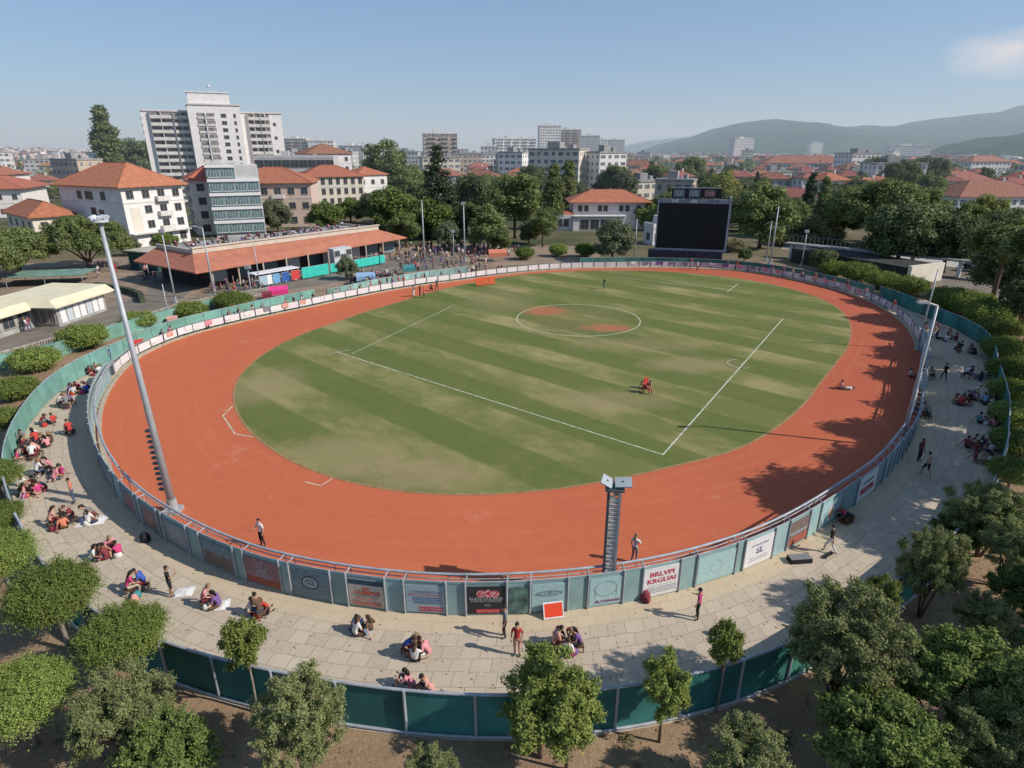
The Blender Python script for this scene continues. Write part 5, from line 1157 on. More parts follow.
# ------------------------------------------------------------------ people
SKIN = [mat('skin_fair', (.50,.29,.20), .6, .08, 5), mat('skin_tan', (.36,.19,.12), .6, .08, 5), mat('skin_brown', (.20,.105,.065), .6, .08, 5)]
HAIR = [mat('hair_dark', (.018,.013,.011), .6, .2, 20), mat('hair_brown', (.07,.038,.022), .6, .2, 20), mat('hair_light', (.22,.15,.08), .6, .2, 20)]
CLO = {k: mat('cloth_' + k, v, .85, .16, 6, bump=.2) for k, v in dict(white=(.66,.64,.62), red=(.48,.05,.04), orange=(.60,.20,.12), pink=(.60,.24,.27), magenta=(.50,.05,.17), blue=(.05,.10,.38), navy=(.03,.04,.09), black=(.018,.018,.022), grey=(.20,.20,.21), sky=(.25,.38,.55), violet=(.17,.09,.26), maroon=(.20,.035,.05), sand=(.42,.34,.25), green=(.07,.17,.09), denim=(.07,.10,.17), teal=(.05,.22,.24), salmon=(.58,.30,.24), brown=(.12,.07,.045)).items()}
SHOE = mat('shoe', (.05,.045,.045), .6, .2, 6)
J0 = dict(pel=(0,0,.93), bel=(0,0,1.10), che=(0,.0,1.30), nek=(0,.01,1.47), hea=(0,.035,1.60), top=(0,.02,1.70),
    sL=(-.17,0,1.41), eL=(-.23,-.02,1.14), wL=(-.23,.08,.90), hL=(-.10,0,.90), kL=(-.10,.03,.50), aL=(-.10,-.02,.09), tL=(-.12,.14,.045),
    sR=(.17,0,1.41), eR=(.23,-.02,1.14), wR=(.23,.08,.90), hR=(.10,0,.90), kR=(.10,.03,.50), aR=(.10,-.02,.09), tR=(.12,.14,.045))
def pose(**k): j = dict(J0); j.update(k); return j
def seated(z=0, kn='up', lean=0.0, **k):
    d = dict(pel=(0,0,.13+z), bel=(0,.0,.30+z), che=(0,.06+lean,.49+z), nek=(0,.11+lean*1.4,.64+z), hea=(0,.16+lean*1.7,.76+z), top=(0,.15+lean*1.8,.86+z), sL=(-.17,.08+lean,.58+z), sR=(.17,.08+lean,.58+z), hL=(-.10,.04,.12+z), hR=(.10,.04,.12+z))
    if kn == 'up': d.update(kL=(-.15,.40,.46+z*.3), kR=(.15,.40,.46+z*.3), aL=(-.13,.50,.09), aR=(.13,.50,.09), tL=(-.14,.66,.045), tR=(.14,.66,.045), eL=(-.25,.22,.42+z), eR=(.25,.22,.42+z), wL=(-.13,.42,.50+z), wR=(.13,.42,.50+z))
    elif kn == 'cross': d.update(kL=(-.36,.30,.14+z), kR=(.36,.30,.14+z), aL=(.10,.40,.08), aR=(-.10,.44,.09), tL=(.20,.48,.06), tR=(-.20,.52,.06), eL=(-.26,.16,.36+z), eR=(.26,.16,.36+z), wL=(-.20,.36,.26+z), wR=(.20,.36,.26+z))
    elif kn == 'stool': d.update(kL=(-.14,.44,.12+z), kR=(.14,.44,.12+z), aL=(-.14,.46,.09), aR=(.14,.42,.09), tL=(-.15,.62,.045), tR=(.15,.58,.045), eL=(-.24,.22,.36+z), eR=(.24,.22,.36+z), wL=(-.12,.40,.24+z), wR=(.12,.42,.24+z))
    elif kn == 'out': d.update(kL=(-.13,.45,.22), kR=(.12,.50,.12), aL=(-.15,.82,.08), aR=(.14,.92,.08), tL=(-.17,.9,.2), tR=(.17,1.0,.2), eL=(-.27,-.08,.36+z), eR=(.27,-.08,.36+z), wL=(-.30,-.24,.12+z), wR=(.24,.30,.25+z))
    d.update(k); return pose(**d)
POSES = dict(
  stand=pose(), talk=pose(eR=(.25,.08,1.15), wR=(.13,.28,1.22), aL=(-.13,-.06,.09), tL=(-.17,.09,.045)), phone=pose(eR=(.26,.10,1.22), wR=(.10,.12,1.50), hea=(.02,.05,1.59), kL=(-.12,.1,.5)),
  walk=pose(kL=(-.10,.22,.53), aL=(-.10,.27,.10), tL=(-.11,.42,.09), kR=(.10,-.04,.50), aR=(.10,-.33,.13), tR=(.11,-.22,.045), eL=(-.22,-.14,1.16), wL=(-.22,-.16,.92), eR=(.22,.10,1.16), wR=(.21,.28,.98), che=(0,.03,1.3), nek=(0,.05,1.47), hea=(0,.08,1.60), top=(0,.08,1.70)),
  bend=pose(pel=(0,-.12,.88), bel=(0,-.02,1.02), che=(0,.18,1.13), nek=(0,.34,1.20), hea=(0,.45,1.24), top=(0,.54,1.26), sL=(-.17,.30,1.17), sR=(.17,.30,1.17), eL=(-.2,.38,.92), eR=(.2,.38,.92), wL=(-.14,.50,.72), wR=(.14,.50,.74), hL=(-.1,-.12,.86), hR=(.1,-.12,.86)),
  crouch=pose(pel=(0,-.1,.34), bel=(0,-.04,.50), che=(0,.10,.68), nek=(0,.20,.82), hea=(0,.28,.93), top=(0,.30,1.03), sL=(-.17,.14,.77), sR=(.17,.14,.77), eL=(-.22,.34,.58), eR=(.22,.34,.58), wL=(-.12,.52,.42), wR=(.12,.52,.42), hL=(-.1,-.06,.32), hR=(.1,-.06,.32), kL=(-.16,.30,.52), kR=(.16,.30,.42), aL=(-.12,.12,.09), aR=(.12,.0,.12), tL=(-.14,.27,.045), tR=(.14,.14,.045)),
  knees=seated(0, 'up'), cross=seated(0, 'cross', .06), crossb=seated(0, 'cross', .16), stool=seated(.32, 'stool', .10), stoolb=seated(.32, 'stool', .24), out=seated(0, 'out', -.04),
  lie=pose(pel=(0,0,.14), bel=(0,-.18,.14), che=(0,-.38,.15), nek=(0,-.55,.17), hea=(0,-.67,.20), top=(0,-.78,.22), sL=(-.17,-.48,.14), sR=(.17,-.48,.14), eL=(-.34,-.32,.1), eR=(.30,-.62,.1), wL=(-.28,-.08,.09), wR=(.14,-.74,.1), hL=(-.1,.04,.13), hR=(.1,.04,.13), kL=(-.14,.34,.34), kR=(.13,.44,.12), aL=(-.12,.62,.1), aR=(.14,.84,.09), tL=(-.13,.76,.08), tR=(.16,.90,.2)),
  lean=pose(pel=(0,-.15,.92), bel=(0,-.08,1.08), che=(0,.05,1.24), nek=(0,.14,1.38), hea=(0,.20,1.50), top=(0,.21,1.61), sL=(-.17,.08,1.34), sR=(.17,.08,1.34), eL=(-.25,.28,1.14), eR=(.25,.28,1.14), wL=(-.10,.44,1.14), wR=(.10,.44,1.14), kL=(-.1,-.16,.5), kR=(.1,-.05,.5), aL=(-.12,-.26,.09), aR=(.10,-.10,.09), tL=(-.13,-.10,.045), tR=(.12,.05,.045)))
RAD = dict(pel=.135, bel=.12, che=.145, nek=.058, hea=.088, top=.062, sL=.07, eL=.042, wL=.03, hL=.095, kL=.062, aL=.042, tL=.035, sR=.07, eR=.042, wR=.03, hR=.095, kR=.062, aR=.042, tR=.035)
BONES = [('pel','bel'),('bel','che'),('che','nek'),('nek','hea'),('hea','top'),('che','sL'),('sL','eL'),('eL','wL'),('che','sR'),('sR','eR'),('eR','wR'),('pel','hL'),('hL','kL'),('kL','aL'),('aL','tL'),('pel','hR'),('hR','kR'),('kR','aR'),('aR','tR')]
# slot: 0 skin 1 top 2 bottom 3 shoe
ZONE = {('pel','bel'):1,('bel','che'):1,('che','nek'):1,('nek','hea'):0,('hea','top'):0,('che','sL'):1,('sL','eL'):1,('eL','wL'):0,('che','sR'):1,('sR','eR'):1,('eR','wR'):0,('pel','hL'):2,('hL','kL'):2,('kL','aL'):2,('aL','tL'):3,('pel','hR'):2,('hR','kR'):2,('kR','aR'):2,('aR','tR'):3}
BODY = {}
def body_mesh(pn, shorts=False, fingers=True):
    key = (pn, shorts)
    if key in BODY: return BODY[key]
    J = POSES[pn]; names = list(RAD); idx = {n_: i for i, n_ in enumerate(names)}
    me = bpy.data.meshes.new('b'); me.from_pydata([J[n_] for n_ in names], [(idx[a], idx[b]) for a, b in BONES], []); me.update()
    o = bpy.data.objects.new('b', me); C.objects.link(o)
    sk = o.modifiers.new('s', 'SKIN'); sk.use_smooth_shade = True; ss = o.modifiers.new('u', 'SUBSURF'); ss.levels = 1; ss.render_levels = 1
    for n_, v in zip(names, me.skin_vertices[0].data): r = RAD[n_]; v.radius = (r, r * (.8 if n_ in ('che','bel','pel') else 1)); v.use_root = n_ == 'pel'
    bpy.context.view_layer.update(); out = bpy.data.meshes.new_from_object(o.evaluated_get(bpy.context.evaluated_depsgraph_get())); bpy.data.objects.remove(o)
    V = [Vector(v.co) for v in out.vertices]; F = [tuple(p.vertices) for p in out.polygons]
    Jv = {k: Vector(v) for k, v in J.items()}; mi = []
    for f in F:
        c = sum((V[i] for i in f), Vector()) / len(f); best = (9, 1)
        for bn in BONES:
            a, b = Jv[bn[0]], Jv[bn[1]]; d = b - a; t = max(0, min(1, (c - a).dot(d) / d.dot(d))); e = (c - a - d * t).length - (RAD[bn[0]] * (1 - t) + RAD[bn[1]] * t)
            z = ZONE[bn]
            if bn == ('pel','bel') and t < .35: z = 2
            if bn == ('che','nek') and t > .8: z = 0
            if bn[0][0] == 's' and t > .75: z = 0
            if shorts and bn[0][0] == 'k': z = 0
            if bn[0] in ('kL','kR') and t > .93: z = 3
            if e < best[0]: best = (e, z)
        mi.append(best[1])
    mb = MB(); mb.v = [tuple(v) for v in V]; mb.f = F; mb.m = mi
    # head volume, nose, ears, brow, hands
    hd = Jv['hea']; upv = (Jv['top'] - Jv['nek']).normalized(); fw = Vector((0, 1, 0)); fw = (fw - upv * fw.dot(upv)).normalized(); sd_ = fw.cross(upv)
    mb.ball(tuple(hd + upv * .02), (.082, .095, .115), 0, 10, 8)
    mb.tube([hd + fw * .085 + upv * .03, hd + fw * .118 - upv * .008, hd + fw * .09 - upv * .015], [.010, .016, .010], 5, 0)
    for s_ in (-1, 1):
        mb.ball(tuple(hd + sd_ * s_ * .084 + upv * .005), (.014, .022, .03), 0, 5, 4); mb.ball(tuple(hd + sd_ * s_ * .032 + fw * .088 + upv * .028), (.012, .008, .008), 3, 5, 4)
    mb.tube([hd + fw * .088 - upv * .048 - sd_ * .022, hd + fw * .094 - upv * .046, hd + fw * .088 - upv * .048 + sd_ * .022], .006, 4, 1)
    for L in 'LR':
        e_, w_ = Jv['e' + L], Jv['w' + L]; d = (w_ - e_).normalized(); side = Vector((1 if L == 'L' else -1, 0, 0)); side = (side - d * side.dot(d)).normalized(); nr = d.cross(side)
        M = Matrix((( side.x, nr.x, d.x, w_.x), (side.y, nr.y, d.y, w_.y), (side.z, nr.z, d.z, w_.z), (0,0,0,1)))
        mb.tube([tuple(M @ Vector(q)) for q in ((0,0,-.02),(0,0,.035),(0,0,.085))], [.028,.036,.034], 6, 0)
        for k, ln_ in enumerate((.062, .075, .07, .055)):
            x = -.028 + k * .019; mb.tube([tuple(M @ Vector(q)) for q in ((x,0,.075),(x*1.1,.012,.075+ln_*.55),(x*1.1,.034,.075+ln_))], [.0095,.009,.007], 5, 0)
        mb.tube([tuple(M @ Vector(q)) for q in ((.028,0,.02),(.055,.012,.055),(.06,.03,.085))], [.012,.011,.008], 5, 0)
    m = mb.mesh('person', [SKIN[0], CLO['white'], CLO['denim'], SHOE], True)
    hb = MB(); hc = hd + upv * .05 - fw * .018; 
    R3 = Matrix((( sd_.x, fw.x, upv.x, hc.x), (sd_.y, fw.y, upv.y, hc.y), (sd_.z, fw.z, upv.z, hc.z), (0,0,0,1)))
    tmp = MB(); tmp.ball((0,0,0), (.093,.10,.10), 0, 12, 9); keep = []
    for f in tmp.f:
        c = sum((Vector(tmp.v[i]) for i in f), Vector()) / 4
        if c.z > .02 or c.y < .0: keep.append(f)
    hb.v = [tuple(R3 @ Vector(v)) for v in tmp.v]; hb.f = keep; hb.m = [0] * len(keep); hs = hb.mesh('hair', HAIR[0], True)
    lb = MB(); lb.v = list(hb.v); lb.f = list(keep); lb.m = [0] * len(keep); lb.tube([tuple(R3 @ Vector(q)) for q in ((0,-.05,.03),(0,-.10,-.08),(0,-.11,-.22),(0,-.09,-.30))], [.075,.085,.065,.02], 7); hl = lb.mesh('hair', HAIR[0], True)
    BODY[key] = (m, hs, hl); return BODY[key]
NP = [0]
def person(x, y, face, pn, top, bot, label, shorts=False, long=False, skin=None, hair=None, sc=1.0, z=0.02, group=None, skirt=False, bag=None):
    NP[0] += 1; rg = random.Random(NP[0] * 13); m, hs, hl = body_mesh(pn, shorts)
    o = link('person', m, None, (x, y, z), face); o.scale = (sc,) * 3
    for i, mt in enumerate((SKIN[rg.choice((0,0,1,1,2)) if skin is None else skin], CLO[top], CLO[bot], SHOE)): o.material_slots[i].link = 'OBJECT'; o.material_slots[i].material = mt
    h = link('hair', hl if long else hs, o); h.material_slots[0].link = 'OBJECT'; h.material_slots[0].material = HAIR[rg.choice((0,0,0,1,2)) if hair is None else hair]
    if skirt:
        mb = MB(); mb.tube([(0,0,1.02),(0,0,.9),(0,.02,.55)], [.13,.19,.26], 12, 0, False); mb.build('skirt', CLO[bot], o)
    return tag(o, label, 'person', group)
def at(px, py, z=.02): return G(px, py, z)
def facep(px, py, tx, ty_):
    x, y = at(px, py); a, b = at(tx, ty_); return math.atan2(b - y, a - x) - pi / 2
deg = rad
# standing and walking people on the walkway and track (feet in the photo)
S_ = [(505,637,'phone','grey','black',100,'person in grey top and black trousers standing with raised hand by the black banner',{}),
 (517,655,'stand','red','salmon',170,'person with long dark hair in red top and salmon trousers left of the seated five',dict(long=True)),
 (697,619,'talk','magenta','black',60,'person with magenta backpack straps and black trousers standing before the white lettered banner',{}),
 (172,596,'talk','black','black',-60,'person in black top and shorts holding a white sheet on the left walkway',dict(shorts=True)),
 (75,503,'stand','orange','denim',120,'person in orange top and jeans standing beside the seated crowd at left',{}),
 (263,546,'talk','white','black',150,'person in white shirt and dark trousers standing on the clay behind the crest banner',{}),
 (634,562,'talk','white','grey',-40,'person in white top on the track right of the lattice mast',dict(long=True)),
 (829,553,'walk','black','white',40,'person in black top riding a skateboard in the tree shade, right',{}),
 (925,476,'walk','salmon','black',10,'bare-armed person in salmon top and black shorts striding up the right walkway',dict(shorts=True)),
 (918,461,'stand','maroon','black',200,'person in maroon top by the barrier on the right walkway',{}),
 (943,381,'walk','black','black',-10,'person all in black walking alone in the middle of the right walkway',{}),
 (604,289,'stand','black','green',40,'tiny dark figure standing on the grass near the far touch line',{}),
 (697,271,'stand','white','maroon',180,'person in white standing on the far track below the big screen',{}),
 (690,270,'walk','grey','grey',190,'grey-clad person next to the one in white below the big screen',{}),
 (414,297,'stand','grey','white',60,'person in grey top and white trousers in the group on the left straight',{}),(420,296,'talk','maroon','black',-60,'person in maroon top in the group on the left straight',{}),(424,298,'stand','red','black',-90,'person in red top in the group on the left straight',{}),
 (437,291,'walk','black','navy',40,'dark-clad person walking behind the group on the left straight',{}),(432,291,'crouch','brown','black',40,'crouching person in brown behind the group on the left straight',{}),
 (112,362,'stand','blue','denim',120,'person in blue by the red tarpaulin on the left walkway',{}),(116,358,'talk','pink','grey',-40,'person in pink top by the red tarpaulin on the left walkway',{}),
 (71,379,'bend','magenta','maroon',70,'person in magenta bending at the pale green fence, left',{}),
 (28,332,'walk','white','violet',100,'person in white top with child on the road by the kiosk',{}),(31,331,'walk','maroon','denim',80,'person in maroon top on the road by the kiosk',{}),
 (6,331,'walk','grey','black',60,'person in grey carrying a dark bag past the kiosk windows',{}),(116,272,'stand','red','red',20,'person dressed in red on the road beyond the tall light pole',{}),]
for px, py, pn, tp, bt, fa, lb, kw in S_:
    x, y = at(px, py); person(x, y, rad(fa), pn, tp, bt, lb, **kw)
# things they use
def box_thing(name, label, cat, px, py, dims, m, rz=0, z=.02, at_=None, lid=None):
    x, y = at_ or at(px, py); mb = MB(); a, b, c = dims; e = .05 * min(dims)
    mb.box(-a/2, -b/2, 0, a/2, b/2, c - e); mb.box(-a/2 + e, -b/2 + e, c - e, a/2 - e, b/2 - e, c, 1 if lid else 0)
    return tag(link(name, mb.mesh(name, [m, lid] if lid else [m]), None, (x, y, z), rz), label, cat)
def backpack(px, py, m, label, rz=0, s=1.0):
    x, y = at(px, py); t = thing('backpack', label, 'bag', (x, y, .02), rz); t.scale = (s,) * 3; mb = MB()
    mb.tube([(0,0,0),(0,.0,.1),(0,.02,.32),(0,.05,.46)], [.2,.23,.2,.1], 10); mb.build('body', m, t, smooth=True)
    mb = MB(); mb.tube([(0,-.17,.05),(0,-.2,.15),(0,-.17,.26)], [.1,.12,.09], 8); mb.build('pocket', m, t, smooth=True)
    for s_ in (-1, 1): mb = MB(); mb.tube([(s_*.1,.18,.06),(s_*.13,.3,.2),(s_*.08,.16,.4)], .02, 5); mb.build('strap', CLO['black'], t)
backpack(645, 600, CLO['maroon'], 'dark red backpack leaning on the white banner with red letters', .3, 1.15)
backpack(146, 541, CLO['black'], 'black backpack lying alone in the shade of the left barrier', 1.0, 1.1)
backpack(135, 601, CLO['salmon'], 'salmon coloured bag behind the blue-clad sitter on the left walkway', 1.0, .8)
backpack(712, 634, CLO['black'], 'small black bag on the paving above the small round street tree', .5, .6)
# red board leaning by the barrier
x, y = at(554, 619); t = thing('red_board', 'bright red display board with white frame propped before the pale aqua banner', 'board', (x, y, .02), rad(10)); M = Matrix.Rotation(-.42, 4, 'X')
mb = MB(); mb.box(-.42, -.02, .1, .42, .02, .72, 0, M); mb.build('panel', mat('signal_red', (.75,.07,.03), .6, .05, 3), t)
mb = MB()
for q in ((-.47,-.03,.03,-.423,.03,.78),(.423,-.03,.03,.47,.03,.78),(-.42,-.03,.03,.42,.03,.098),(-.42,-.03,.722,.42,.03,.78)): mb.box(*q, 0, M)
mb.build('frame', P['white'], t); mb = MB(); mb.tube([(-.35,.3,.7),(-.35,.6,0)], .02, 5); mb.tube([(.35,.3,.7),(.35,.6,0)], .02, 5); mb.build('strut', GREY, t)
x, y = at(828, 556); sk_ = thing('skateboard', 'skateboard under the rider in the shade on the right', 'skateboard', (x, y, .02), .6); mb = MB(); mb.box(-.4,-.1,.09,.4,.1,.11); mb.build('deck', CLO['black'], sk_); [ (lambda m_: (m_.tube([(a,-.11,.04),(a,.11,.04)], .04, 8), m_.build('wheels', P['pale'], sk_)))(MB()) for a in (-.28,.28)]
box_thing('equipment_case', 'flat black case on the paving left of the skater', 'case', 799, 561, (1.15,.5,.28), CLO['black'], .1, lid=CLO['grey'])
x, y = at(842, 521); person(x, y, rad(120), 'crouch', 'magenta', 'black', 'person in magenta crouching by the barrier near the right white banner'); 
box_thing('dark_bag', 'round-topped dark bag beside the crouching person near the right white banner', 'bag', 846, 522, (.6,.5,.5), CLO['brown'], .5, lid=CLO['black'])
def cloth(px, py, w_, d, m, label, rz=0, seed=1, z=.02, name='blanket', cat='blanket'):
    x, y = at(px, py); mb = MB(); rg = random.Random(seed); n_ = 8
    for i in range(n_ + 1):
        for j in range(n_ + 1):
            u, v = i / n_ - .5, j / n_ - .5; e = max(abs(u), abs(v)) * 2; mb.v.append((u * w_ * (1 + rg.uniform(-.05, .05)), v * d * (1 + rg.uniform(-.08, .08)), rg.uniform(.01, .13) * (1 - e ** 3) + .006))
    for i in range(n_):
        for j in range(n_): a = i * (n_ + 1) + j; mb.f.append((a, a + n_ + 1, a + n_ + 2, a + 1)); mb.m.append(0)
    return tag(link(name, mb.mesh(name, m, True), None, (x, y, z), rz), label, cat)
cloth(852, 517, 1.1, 1.0, CLO['sand'], 'crumpled cream cloth on the paving beside the crouching person', .6)
cloth(184, 592, .9, .7, CLO['white'], 'white sheet on the ground beside the person in black shorts', .2, 3)
cloth(222, 605, .7, .7, CLO['white'], 'white cloth behind the pair seated in the shade line at left', .3, 4)
cloth(92, 521, 1.5, 1.0, CLO['white'], 'white blanket under the pair seated below the tall light pole', .3, 5)
cloth(933, 357, 1.6, 1.0, CLO['sand'], 'pale mat lying on the right walkway near the leaning lamp post', .1, 6)
# grey leaning panels
x, y = at(16, 520); t = thing('stacked_panels', 'two grey metal panels leaning at the pale fence, left edge', 'panels', (x, y, .02), rad(-60))
for k in range(2): mb = MB(); mb.box(-.6, -.02 + k * .16, 0, .6, .02 + k * .16, 1.5, 0, Matrix.Rotation(-.35, 4, 'X')); mb.build('panel', GREY, t)
# seated groups: (px, py, n, spread m, label place, palette)
SP = ['knees','cross','stool','stoolb','crossb','out']
cols = list(CLO)
GR = [(212,607,2,.45,'pair seated below the pale crest banner, left walkway',('violet','pink','white')),(260,614,3,.5,'trio seated beside the small round street tree',('red','white','brown')),
 (362,632,3,.5,'trio seated between the olive tree and the beige banner',('sky','white','brown')),(418,655,4,.65,'four seated in front of the red-boxed pale banner',('blue','white','pink','salmon','maroon')),
 (411,686,1,.1,'lone sitter at the bottom fence, left one',('pink',)),(429,689,1,.1,'lone sitter at the bottom fence, right one',('salmon',)),
 (566,648,5,.75,'five seated right of the red-topped walker',('violet','red','black','salmon','white','maroon')),
 (138,592,2,.5,'pair with bright blue and pink clothes, left walkway',('blue','magenta','teal')),(102,558,3,.55,'trio in pink, centre of the left walkway',('pink','white','maroon')),(116,555,2,.4,'pair in pink on the left walkway',('pink','magenta','white')),
 (64,525,4,.75,'row of four seated level with the light pole foot',('salmon','orange','maroon','sand')),(92,522,2,.45,'pair on the white blanket',('white','grey')),
 (34,492,5,.85,'big crowd seated at the pale fence, below the row',('magenta','navy','orange','white','salmon')),(44,474,3,.7,'trio seated behind the standing person in orange',('pink','magenta','white')),(58,478,2,.5,'pair seated beside the standing person in orange',('magenta','pink')),
 (30,458,4,.9,'four in maroon seated along the pale fence',('maroon','magenta','white','salmon')),(46,445,3,.8,'trio seated left of the shadow line',('maroon','pink','brown')),(31,445,4,.9,'group of four at the pale fence bend',('maroon','red','white','grey')),
 (70,434,2,.6,'pair seated at the shadow edge of the left walkway',('red','salmon','sand')),(48,424,2,.6,'pair seated mid-walkway at the left bend',('red','maroon')),(67,407,3,.8,'trio seated with bags further up the left walkway',('violet','white','grey')),
 (80,392,5,1.1,'cluster of five on the upper left walkway',('magenta','violet','white','blue','red')),(96,373,5,1.0,'cluster of five near the red tarpaulin',('salmon','maroon','white','brown')),
 (946,340,4,1.3,'group seated under the far right fence',('white','maroon','pink','navy')),(965,352,4,1.4,'group in grey and white at the right fence bend',('navy','grey','white','black')),(975,378,4,1.4,'group in the deep shade at the right fence',('black','violet','white','navy')),
 (961,404,4,.8,'round group in orange and red in mid walkway, right',('orange','salmon','red','black')),(982,400,5,1.3,'group in white and violet along the right fence',('white','violet','sky','black')),(990,424,4,1.1,'group in teal and pink along the right fence',('teal','pink','white','navy')),
 (980,449,6,1.2,'large group near the clipped bush at the right edge',('maroon','white','navy','violet','pink')),(984,463,3,.8,'lowest trio by the right fence',('white','navy','maroon')),
 (921,378,4,1.2,'group by the barrier behind the leaning lamp post',('salmon','red','white','grey')),(923,416,3,.9,'trio by the barrier right of the leaning lamp post',('pink','maroon','grey')),
 (140,348,3,.9,'trio at the far left boards',('white','red','navy')),(932,330,3,1.2,'small group at the very top of the right walkway',('maroon','grey','pink'))]
rp_ = random.Random(99)
for gi, (px, py, n_, sp, lb, pal) in enumerate(GR):
    x0, y0 = at(px, py); near = py > 470
    for k in range(n_):
        a = 2 * pi * k / max(n_, 1) + gi; x, y = x0 + cos(a) * sp * .8, y0 + sin(a) * sp * .65
        fa = (a + pi / 2 if n_ > 1 else rp_.uniform(0, 6)) + rp_.uniform(-.5, .5)
        tp = pal[k % len(pal)]; pn = rp_.choice(SP); bt = rp_.choice(('denim','black','navy','sand','brown','maroon'))
        lab = f"person in {tp} top, one of the {lb}" if n_ > 1 else lb.replace('lone sitter', f'lone sitter in {tp}')
        lab = ' '.join(lab.split()[:16])
        person(x, y, fa, pn, tp, bt, lab, shorts=rp_.random() < .5, long=rp_.random() < .45, z=.02, group=lb, sc=1.05)
        if pn.startswith('stool'):
            xs_, ys_ = x - sin(fa) * 0, y; mb = MB(); mb.box(-.16,-.16,.27,.16,.16,.33); [mb.box(a_-.02,b_-.02,0,a_+.02,b_+.02,.27) for a_ in (-.13,.13) for b_ in (-.13,.13)]
            tag(link('folding_stool', bpy.data.meshes.get('folding_stool') or mb.mesh('folding_stool', CLO['brown']), None, (xs_, ys_, .02), fa), ' '.join(('low stool in the ' + lb.split(',')[0]).split()[:15]), 'stool', 'low stools under sitters')
    if near or py < 430:
        for q in range(1 if n_ < 4 else 2):
            c_ = rp_.choice(pal); xx, yy2 = x0 + rp_.uniform(-.5, .5) * sp, y0 + rp_.uniform(-.8, .2) * sp; mb = MB(); mb.tube([(0,0,0),(0,0,.08),(.02,.02,.25),(0,.02,.3)], [.18,.22,.17,.06], 9)
            tag(link('bag', mb.mesh('bag', CLO[c_], True), None, (xx, yy2, .02), rp_.random() * 6), ' '.join(f'{c_} bag among the {lb}'.split()[:16]), 'bag', 'bags among ' + lb)
# spectators leaning at the rail behind the low boards
for lo, hi, stp, lb in ((101, 152, 1.9, 'along the far left boards'), (152.5, 186, 1.5, 'at the boards on the left bend'), (376, 420, 2.0, 'behind the draped boards at the right bend'), (100, 124, 3.7, 'at the far boards left of the villa')):
    for d in sweep(rA, lo, hi, stp):
        if rp_.random() < .2: continue
        tp = rp_.choice(('white','red','maroon','pink','grey','black','violet','salmon','navy','magenta')); dd = d + rp_.uniform(-.4, .4); x, y = rp(rA, dd, rp_.uniform(.15, .75))
        pn = rp_.choice(('lean','lean','stand','talk','knees')); person(x, y, rad(dd) + pi / 2 + rp_.uniform(-.5, .5), pn, tp, rp_.choice(('denim','black','sand','navy')), f'spectator in {tp} top {lb}', shorts=rp_.random() < .3, long=rp_.random() < .4, group='spectators ' + lb)
# clothes hung over low boards
for lo, hi, stp, lb in ((378, 430, 2.3, 'over the low boards at the far right bend'), (156, 186, 2.6, 'over the low boards on the left bend')):
    mesh_c = {}
    for d in sweep(rA, lo, hi, stp):
        c_ = rp_.choice(('white','pink','violet','white','salmon','grey'))
        if c_ not in mesh_c:
            mb = MB(); pr = [(-.11,.45),(-.09,.93),(0,.985),(.09,.93),(.10,.6)]
            for i in range(8):
                for j in range(4):
                    f = lambda i_, j_: (-.45 + i_ * .1125, pr[j_][0] + sin(i_ * 2.3) * .02, pr[j_][1] + (sin(i_ * 1.7) * .06 if j_ in (0, 4) else 0)); mb.poly([f(i,j), f(i+1,j), f(i+1,j+1), f(i,j+1)])
            mesh_c[c_] = mb.mesh('draped_cloth', CLO[c_], True)
        tag(link('draped_cloth', mesh_c[c_], None, (*rp(rA, d, -.12), .16), tang(d)), f'{c_} clothing draped ' + lb, 'clothing', 'clothes draped ' + lb)
# field objects
x, y = at(647, 389); t = thing('red_chair', 'small red chair standing alone on the grass right of centre', 'chair', (x, y, .03), .5)
for a in ((-.25,-.25,.42,.25,.25,.47,'seat'),(-.25,.2,.473,.25,.25,1.0,'backrest')): mb = MB(); mb.box(*a[:6]); mb.build(a[6], CLO['red'], t)
for a_ in (-.22,.22):
    for b_ in (-.22,.22): mb = MB(); mb.tube([(a_,b_,0),(a_*.9,b_*.9,.42)], .022, 5); mb.build('leg', CLO['red'], t)
x, y = at(647, 389, .37); person(x, y, .5 + pi, 'stool', 'maroon', 'red', 'person in maroon sitting on the small red chair on the grass', z=.06)
x, y = at(644, 392); person(x, y, 1.9, 'crouch', 'red', 'maroon', 'person in red crouching beside the small red chair on the grass', z=.04)
x, y = at(845, 389); person(x, y, rad(80), 'lie', 'white', 'maroon', 'person in white top lying on the clay near the right bend'); x, y = at(840, 389); person(x, y, rad(-100), 'out', 'pink', 'grey', 'person in pink sitting stretched out on the clay near the right bend')
# orange net frame on the far track
x, y = at(476, 286); t = thing('orange_barrier', 'orange net barrier frame standing on the far left track', 'barrier', (x, y, .02), rad(24)); OR = mat('orange_net', (.75,.12,.04), .7, .15, 3)
for a in ((0,0,0,2.9),(1.2,0,0,2.9)):
    pass
mb = MB(); [mb.tube([(a_,0,0),(a_,0,1.25)], .045, 6) for a_ in (0,1.1,2.2,3.2)]; mb.tube([(0,0,1.25),(3.2,0,1.25)], .045, 6); mb.tube([(0,0,.15),(3.2,0,.15)], .045, 6); mb.build('frame', OR, t)
mb = MB(); [mb.box(.05, -.012, .2 + k * .13, 3.15, .012, .285 + k * .13) for k in range(8)]; [mb.box(.1 + k * .2, -.02, .16, .14 + k * .2, -.014, 1.22) for k in range(16)]; mb.build('net', OR, t)
